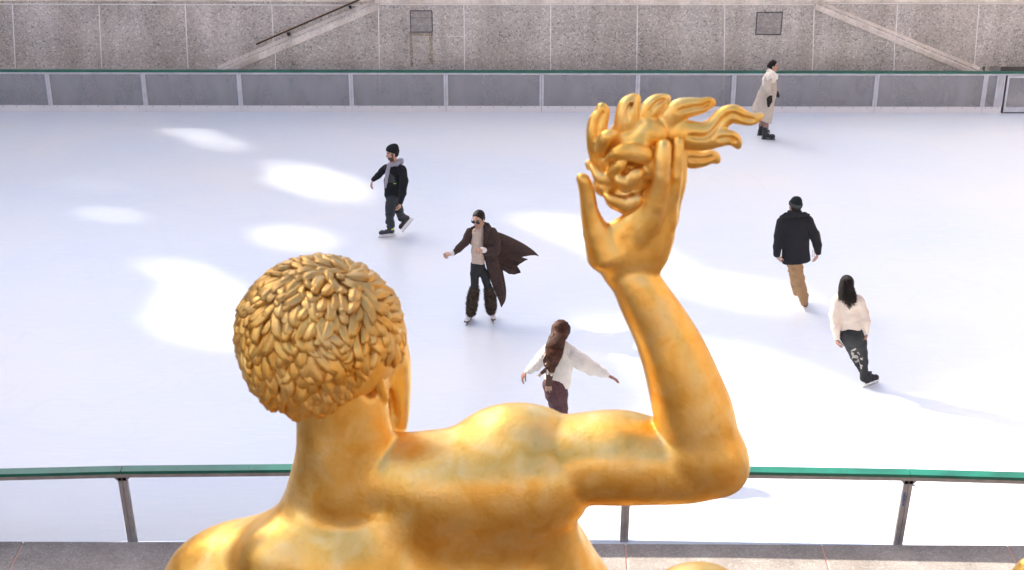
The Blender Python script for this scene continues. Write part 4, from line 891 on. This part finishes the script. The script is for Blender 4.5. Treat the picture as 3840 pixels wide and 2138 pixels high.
for rows in ([[(600, 285, .08), (610, 360, .06), (620, 430, .12), (640, 520, .08)], [(720, 325, .16), (710, 410, .06), (720, 480, .18), (740, 560, .08)], [(860, 388, .24), (830, 455, .10), (815, 520, .24), (800, 580, .12)], [(1010, 470, .32), (960, 510, .20), (915, 540, .30), (870, 575, .18)], [(1100, 545, .38), (1030, 556, .28), (975, 575, .32), (905, 590, .22)], [(1130, 582, .40), (1070, 565, .32), (990, 578, .34), (930, 594, .24)]],
             [[(620, 420, .10), (630, 500, .04), (640, 580, .12), (650, 640, .06)], [(740, 500, .2), (740, 560, .12), (740, 620, .2), (740, 680, .10)], [(880, 580, .26), (860, 620, .16), (850, 660, .26), (830, 710, .14)], [(1004, 618, .3), (960, 640, .22), (920, 665, .28), (876, 700, .16)]],
             [[(600, 480, .08), (610, 580, .12), (640, 660, .06), (670, 720, .12)], [(720, 560, .14), (720, 640, .2), (730, 690, .10), (730, 745, .18)], [(850, 650, .2), (830, 710, .25), (800, 740, .14), (770, 770, .2)], [(915, 742, .22), (880, 770, .26), (850, 780, .2), (790, 790, .2)], [(922, 772, .22), (870, 786, .26), (835, 794, .2), (800, 778, .2)]],
             [[(590, 560, .10), (690, 620, .2)], [(610, 720, .10), (722, 770, .18)], [(640, 850, .07), (754, 930, .14)], [(670, 1000, .05), (758, 1030, .10)], [(695, 1090, .03), (747, 1098, .07)], [(702, 1165, .0), (712, 1150, .02)]],
             [[(500, 420, .0), (560, 430, -.10), (630, 440, .0)], [(503, 580, .0), (580, 580, -.09), (660, 590, .02)], [(540, 740, .0), (610, 740, -.08), (690, 730, .03)], [(590, 900, .0), (650, 890, -.07), (715, 870, .04)], [(650, 1030, .0), (690, 1020, -.05), (738, 1010, .04)], [(685, 1110, .0), (705, 1110, -.03), (732, 1100, .03)], [(700, 1166, .0), (704, 1168, .0), (708, 1160, .0)]]):
    sheet('coat_panel', rows, BRN, A.root, A, .009)
b = MB(); q0 = A.p(590, 655, -.14); q1 = A.p(665, 655, -.11); b.beam(q0, q1, .02, .045); b.build('pocket_flap', BRN, A.root, bevel=.006)
b = MB(); c_ = A.p(384, 290, -.09); b.tube([c_, c_+[0, -.012, 0]], .012, 10); b.build('button', mat('horn_button', (.4, .28, .14), .4), A.root)
CUFF = mat('white_cuff', (.75, .72, .70), .9, bump=.3, bs=80)
A.wear('cuff', CUFF, [([(148, 545, -.16, 32), (130, 552, -.18, 31)],)], body=0, h=.006); A.wear('cuff', CUFF, [([(505, 515, -.22, 33), (482, 507, -.245, 32)],)], body=0, h=.006)
A.hand(A.p(128, 548, -.18), (-.75, -.5, -.1), (-.3, .1, -1), -1, curl=1.0); A.hand(A.p(482, 505, -.25), (-.7, -.6, .25), (.1, .5, -.9), 1, curl=1.0)
BLT = BLK2
A.wear('trousers', BLT, [([(430, 690, .0, 84), (400, 780, .0, 54), (396, 930, .0, 43), (375, 1100, .0, 34), (352, 1240, .0, 28)], 1), ([(440, 700, .02, 70), (500, 780, .02, 52), (548, 930, .02, 43), (575, 1100, .02, 34), (592, 1220, .02, 28)], 1)], k=.02, disp=wrinkle(.003, 9, 12, 2))
FUR = mat('brown_fur', (.045, .030, .022), .9, c2=(.11, .075, .05), var=.4, vs=25)
for pts in ([(390, 965, .0, 56), (372, 1050, .0, 60), (362, 1130, .0, 60), (352, 1215, .0, 52)], [(555, 965, .02, 54), (575, 1050, .02, 62), (580, 1130, .02, 62), (584, 1190, .02, 52)]):
    S_ = Sdf(); A.cc(S_, pts, .02); V_, Q_ = S_.mesh(.016); Nn = vnormals(V_, Q_); b = MB(); b.add([tuple(v) for v in V_], [tuple(f) for f in Q_])
    for i in RNG.choice(len(V_), min(len(V_)*3, 3600)):
        n = Nn[i]; d = norm(n*.55+np.array([0, 0, -1])*.9+RNG.normal(0, .28, 3)); s1 = norm(np.cross(d, n)+1e-6)*.0045; l = RNG.uniform(.025, .05); p0 = V_[i]-n*.004+RNG.normal(0, .004, 3)
        b.add([tuple(p0-s1), tuple(p0+s1), tuple(p0+d*l*.6+s1*.6-n*.002), tuple(p0+d*l)], [(0, 1, 2, 3)])
    b.build('leg_warmer', FUR, A.root)
WB = mat('white_boot', (.80, .79, .82), .35); TAN = mat('tan_sole', (.12, .06, .04), .5)
for (hx, hy), (tx, ty) in (((366, 1296), (306, 1368)), ((582, 1268), (608, 1344))):
    h0, t0 = A.g(hx, hy), A.g(tx, ty); A.skate(h0, h0+norm(t0-h0)*.27, (0, 0, 1), WB, M['greysteel'], 'figure', TAN)
hc = A.haircap(HAIRD, .045, -.075, 1.02, .55)
b = MB(); P_ = [A.L(0, .012*k-.01, .033+.0925*math.sqrt(max(0, 1-((.012*k+.008)/.096)**2))) for k in range(5)]; b.tube(P_, .0009, 5); b.build('parting', SKIN, hc)
LENS = mat('dark_lens', (.012, .012, .016), .12, spec=.7); LL = A.L; sg = MB()
for a in (-1, 1):
    ring = [LL(a*.035+.029*math.copysign(abs(math.cos(t))**.7, math.cos(t)), .099-.012*abs(math.cos(t)), .004+.019*math.copysign(abs(math.sin(t))**.7, math.sin(t))) for t in np.linspace(0, 2*math.pi, 17)]
    sg.tube(ring, .0028, 5, 1); n0 = len(sg.v); sg.v += [tuple(p) for p in ring[:-1]]+[tuple(p-A.M[1]*.003) for p in ring[:-1]]; sg.f += [tuple(range(n0, n0+16)), tuple(range(n0+31, n0+15, -1))]; sg.m += [0, 0]
    sg.tube([LL(a*.064, .088, .012), LL(a*.078, .04, .012), LL(a*.076, .0, .006)], .0032, 5, 1)
sg.tube([LL(-.01, .101, .008), LL(.01, .101, .008)], .003, 5, 1); sg.build('sunglasses', [LENS, mat('black_frame', (.02, .018, .018), .3)], A.root)
A.finish(SKIN)

# ---- woman with long brown hair, arms spread
A = Person(1930, 1180, .265, 717, 1890, 'woman in a white ribbed sweater and long brown hair, arms spread')
WSW = mat('white_rib_knit', (.72, .67, .61), .95, var=.05, vs=14, bump=.6, bs=60)
A.head(655, 205, .02, (.62, .75, -.15), (.05, .05, 1), neck=A.p(640, 430, .03))
def rib(V): return .0018*np.sin(V[:, 0]*165+V[:, 2]*25)+.010*vnoise(V*np.array([6, 6, 6]), 13)
def ribv(V): return .0035*np.sin((V[:, 2]+V[:, 0]*.45)*170)+.010*vnoise(V*np.array([6, 6, 6]), 14)
A.wear('sweater', WSW, [([(640, 540, .0, 190), (630, 700, .0, 185), (610, 900, .0, 178), (640, 980, .0, 150)], .6), ([(520, 470, .02, 100), (650, 470, .02, 110), (790, 540, .02, 108)],)], [((380, 890), (760, 1048))], k=.03, disp=rib)
A.wear('sleeve', WSW, [([(480, 500, .0, 92), (390, 620, .08, 94), (290, 715, .14, 84), (215, 780, .2, 54), (165, 805, .22, 34)],)], k=.03, disp=rib)
A.wear('sleeve', WSW, [([(790, 560, .0, 108), (940, 670, .02, 116), (1110, 765, .05, 100), (1235, 820, .05, 62), (1305, 852, .05, 42)],)], k=.03, disp=ribv)
A.wear('trousers', mat('plum_corduroy', (.085, .036, .040), .85, var=.25, vs=30, bump=.5, bs=60), [([(565, 1000, .0, 172), (590, 1120, .0, 158), (640, 1300, .0, 112), (690, 1560, .0, 80), (700, 1760, .0, 56)], .9), ([(580, 1020, .03, 150), (590, 1250, .08, 110), (600, 1500, .16, 80), (610, 1690, .25, 54)], .9)], k=.03, disp=wrinkle(.006, 8, 12, 4))
A.hand(A.p(150, 812, .225), (-.42, -.1, -.8), (.8, .2, -.3), 1, curl=.45); A.hand(A.p(1318, 862, .05), (.95, -.1, -.45), (-.2, -.1, -1), 1, curl=.16, spread=.25)
S_ = Sdf(); A.cc(S_, [(656, 192, .02, 124), (655, 215, .02, 122), (640, 260, .0, 118), (590, 360, -.09, 108), (560, 460, -.14, 118), (560, 560, -.17, 108), (545, 650, -.18, 82), (515, 740, -.19, 62), (515, 800, -.19, 40)], .03, .7); hb = S_.build('hair', HAIRB, A.root, .009, lambda V: .003*np.sin(V[:, 0]*150+7*vnoise(V*np.array([5, 5, 4]), 2)))
paths = []
for i in range(420):
    a = RNG.uniform(-1, 1); dpt = -math.sqrt(max(0, 1-a*a)); ph = RNG.uniform(0, 6.3); am = RNG.uniform(2, 9); P = []; end = RNG.uniform(.72, 1.0)
    ctrl = [(655, 78, .03, 30), (655, 130, .01, 100), (640, 250, -.01, 116), (595, 360, -.09, 120), (565, 460, -.14, 130), (562, 560, -.17, 118), (545, 660, -.18, 88), (510, 750, -.19, 66), (520, 840, -.19, 40)]
    for t in np.linspace(0, end, 16):
        u_ = t*8; j = min(7, int(u_)); f_ = u_-j; c = [ctrl[j][q_]*(1-f_)+ctrl[j+1][q_]*f_ for q_ in range(4)]
        P.append(A.p(c[0]+a*c[3]+am*math.sin(ph+t*(9+3*a))*t, c[1]+6*math.sin(ph*3), c[2]+dpt*c[3]*.00075))
    paths.append(P)
strands('hair_strands', mat('auburn_strands', (.075, .028, .015), .6, var=.5, vs=22, spec=.25), hb, paths, .0042)
SCF = mat('brown_check_scarf', (.09, .045, .035), .9, bump=.4, bs=90); TANS = mat('tan_fringe', (.50, .34, .22), .9); 
CST = mat('cream_stripe', (.72, .62, .50), .9)
def scarf(rows, stripes, fringe, name='scarf'):
    o = sheet(name, rows, SCF, A.root, A, .012, 2); b = MB()
    
    for pts in stripes: b = MB(); b.tube([A.p(*c) for c in pts], .006, 5); b.build('stripe', CST, o)
    if fringe:
        b = MB()
        for pts in fringe: b.tube([A.p(*c) for c in pts], [.0042, .0036, .0025], 5)
        b.build('fringe', TANS, o)
scarf([[(430, 770, -.19), (555, 770, -.19)], [(440, 850, -.20), (550, 860, -.2)], [(445, 930, -.2), (525, 940, -.2)], [(440, 1010, -.2), (508, 1015, -.2)]],
      [[(500+12*j-30, 808+16*j, -.215), (552-6*j, 822+16*j, -.215)] for j in range(4)]+[[(462, 780, -.215), (458, 850, -.215)], [(474, 780, -.215), (470, 850, -.215)]],
      [[(445+9*j, 1005, -.2), (440+12*j, 1050, -.21), (425+14*j+RNG.uniform(-6, 6), 1085+RNG.uniform(-15, 22), -.21)] for j in range(8)])
scarf([[(400, 570, -.16), (460, 560, -.18)], [(395, 650, -.17), (450, 650, -.18)], [(425, 740, -.17), (490, 730, -.18)]], [[(398+6*j, 630-14*j, -.185), (418+8*j, 590-14*j, -.195)] for j in range(4)]+[[(430, 705, -.19), (455, 680, -.2)]], [])
scarf([[(440, 740, -.17), (480, 780, -.18)], [(390, 790, -.17), (420, 830, -.17)], [(360, 815, -.17), (385, 850, -.17)]], [], [[(362+5*j, 820+8*j, -.17), (340+4*j, 850+6*j, -.17), (312+14*j, 868+6*j, -.17)] for j in range(5)])
for g_, t_ in ((A.g(705, 1905), (.1, .27, 0)), (A.g(600, 1830), (.0, .27, 0))): A.skate(g_, g_+np.array(t_), (0, 0, 1), WB, M['greysteel'], 'figure', TAN)
A.finish(SKIN2, .007)

# ---- man in a black pea coat seen from behind
A = Person(2870, 710, .3347, 452, 1370, 'man seen from behind in a black coat, tan trousers and dark beanie')
RIB = mat('dark_green_knit', (.008, .013, .012), .95, var=.3, vs=40, bump=.5, bs=80); RIBC = mat('grey_knit_cuff', (.055, .062, .062), .95, var=.3, vs=60, bump=.5, bs=80)
A.head(330, 195, .0, (-.30, .93, -.02), (.08, 0, 1), neck=A.p(332, 300, .02))
A.haircap(HAIRD, .0, -.075, 1.0, 0)
A.beanie(RIB, RIBC, .098, tilt=-.12)
SH = (.55, .65, .50)
A.cc(A.B, [(332, 400, .0, 95), (338, 600, .0, 95), (340, 700, .0, 80)], .03, .6)
A.wear('coat', BLK, [([(332, 400, .0, 138), (338, 580, .0, 150), (345, 790, .0, 162)], .55, 0), ([(200, 358, .0, 54), (330, 335, .0, 60), (470, 345, .0, 56)],), ([(185, 370, .0, 58), (150, 520, .0, 53), (138, 640, -.03, 50), (128, 725, -.05, 40)],), ([(485, 365, .0, 58), (540, 490, .02, 55), (578, 620, .03, 49), (590, 705, .02, 36)],)],
       [((100, 838), (560, 792))], k=.025, disp=wrinkle(.008, 7, 6, 21))
A.wear('collar', BLK, [([(168, 305, -.06, 12), (230, 285, -.08, 22), (300, 285, -.10, 28), (370, 285, -.10, 28), (440, 280, -.08, 22), (492, 284, -.05, 11)], .5), ([(270, 255, .0, 22), (330, 262, -.06, 26), (390, 255, .0, 22)],)], k=.03, body=0, h=.008)
TANP = mat('tan_chinos', (.40, .235, .11), .85, var=.12, vs=10, bump=.2, bs=60)
A.wear('trousers', TANP, [([(330, 800, .0, 88), (350, 880, .0, 76), (378, 1010, .0, 64), (402, 1120, .0, 60), (420, 1200, .0, 54), (438, 1270, .0, 42)],), ([(320, 820, .05, 80), (318, 950, .12, 56), (328, 1060, .25, 46), (345, 1150, .38, 38)],)], k=.015, disp=wrinkle(.011, 6, 18, 6))
A.hand(A.p(140, 735, -.05), (.25, .1, -1), (.8, .5, 0), 1, curl=.5); A.hand(A.p(586, 722, .02), (-.05, .1, -1), (-.8, .5, 0), -1, curl=.5)
o = sheet('scarf', [[(560, 440, .10), (600, 470, .14)], [(585, 540, .10), (622, 560, .14)], [(590, 640, .10), (628, 650, .14)], [(595, 690, .10), (620, 700, .14)]], mat('brown_scarf', (.13, .085, .07), .9, var=.4, vs=20), A.root, A, .02, 2)
b = MB()
for x in (530, 546, 600, 612, 622): b.tube([A.p(x, 690 if x > 560 else 680, .1), A.p(x+2, 730, .1), A.p(x-2, 760 if x < 560 else 735, .1)], .004, 4)
b.build('fringe', TANS, o)
A.B.chain([(A.p(258, 250, .03), .02), (A.p(250, 265, .03), .012)], .01)
g0 = A.g(450, 1370); A.skate(g0, g0+np.array([-.02, .28, 0]), (0, 0, 1), BOOTB, None, 'hockey', None)
h1 = A.p(374, 1245, .34); A.skate(h1, h1+np.array([-.10, .18, .19]), (.2, -.5, .8), BOOTB, None, 'hockey', None)
A.finish(SKIN)

# ---- woman with curly black hair seen from behind
A = Person(3080, 1010, .3279, 500, 1356, 'woman seen from behind with long curly black hair, pale sweatshirt and black leggings')
A.head(282, 168, .02, (-.35, .92, -.02), (.0, 0, 1), neck=A.p(300, 290, .03))
SWT = mat('pale_sweatshirt', (.70, .59, .50), .95, var=.05, vs=9, bump=.3, bs=120)
A.wear('sweatshirt', SWT, [([(318, 385, .0, 122), (322, 520, .0, 118), (335, 650, .0, 128)], .62), ([(190, 345, .0, 58), (315, 310, .0, 62), (425, 345, .0, 60)],), ([(170, 370, .0, 60), (152, 520, -.02, 60), (160, 660, -.05, 55), (178, 775, -.06, 34)],), ([(440, 370, .0, 58), (478, 480, .0, 56), (502, 600, -.03, 52), (518, 715, -.04, 33)],)],
       [((150, 702), (500, 648))] if 0 else (), k=.025, disp=wrinkle(.010, 7, 9, 31))
A.wear('hem_band', SWT, [([(225, 672, .0, 22), (325, 682, -.0, 60), (440, 655, .0, 22)], .9)], k=.03, body=0) if 0 else None
A.wear('leggings', [BLK2, mat('silver_print', (.36, .32, .28), .5, var=.6, vs=45)], [([(320, 735, .0, 118), (370, 770, .0, 120), (430, 840, .0, 92), (468, 950, .0, 60), (486, 1060, .0, 50), (490, 1150, .0, 42), (480, 1240, .0, 40)],), ([(300, 770, .0, 92), (345, 890, .03, 66), (380, 990, .08, 54), (420, 1080, .12, 38), (455, 1160, .16, 28)],)], k=.02,
       disp=wrinkle(.003, 8, 10, 5), paint=[((lambda C, fn=A.inpoly([(340, 925), (400, 900), (430, 960), (472, 975), (476, 1085), (452, 1165), (420, 1110), (350, 1030)]): fn(C) & (vnoise(C*np.array([28, 28, 16]), 5) > .02)), 1)])
A.wear('boot_cover', BLK2, [([(478, 1190, .0, 40), (486, 1245, .0, 42), (530, 1238, .05, 38), (575, 1228, .08, 36)],)], k=.02, h=.008)
A.hand(A.p(182, 800, -.06), (.2, .1, -1), (.8, .4, 0), 1, curl=.5); A.hand(A.p(520, 735, -.04), (.0, .1, -1), (-.8, .4, 0), -1, curl=.5)
h0 = A.g(486, 1358); A.skate(h0, h0+norm(np.array([.24, .17, .0]))*.28, (-.12, 0, 1), BLK2, None, 'figure', M['kick'], low=True)
hc = A.haircap(HAIRD, .03, -.08, 1.06, .2)
paths = []
for i in range(260):
    a = RNG.uniform(-1, 1); row = RNG.uniform(0, 1); ph = RNG.uniform(0, 6.3); P = []; end = RNG.uniform(.55, 1.0)*(1-.25*abs(a-.15)); R0 = RNG.uniform(.010, .019); turns = RNG.uniform(6, 9)
    for t in np.linspace(0, 1, 34):
        yy = 85+t*end*395; wd = np.interp(yy, [80, 110, 180, 280, 360, 480], [22, 62, 76, 98, 104, 60]); cx = np.interp(yy, [80, 180, 300, 480], [285, 285, 298, 318])
        back = np.interp(yy, [80, 120, 200, 300, 480], [-.04, -.10, -.13, -.14, -.15])*(1-.35*a*a)*(.75+.3*row)
        P.append(A.p(cx+a*wd, yy, back)+np.array([math.cos(ph+t*turns*6.28), math.sin(ph+t*turns*6.28), .2*math.sin(ph)])*R0*min(1, .25+t*1.6))
    paths.append(P)
strands('hair_curls', mat('black_curls', (.016, .010, .009), .5, spec=.35), hc, paths, .0026, 4)
A.finish(SKIN2, .007)
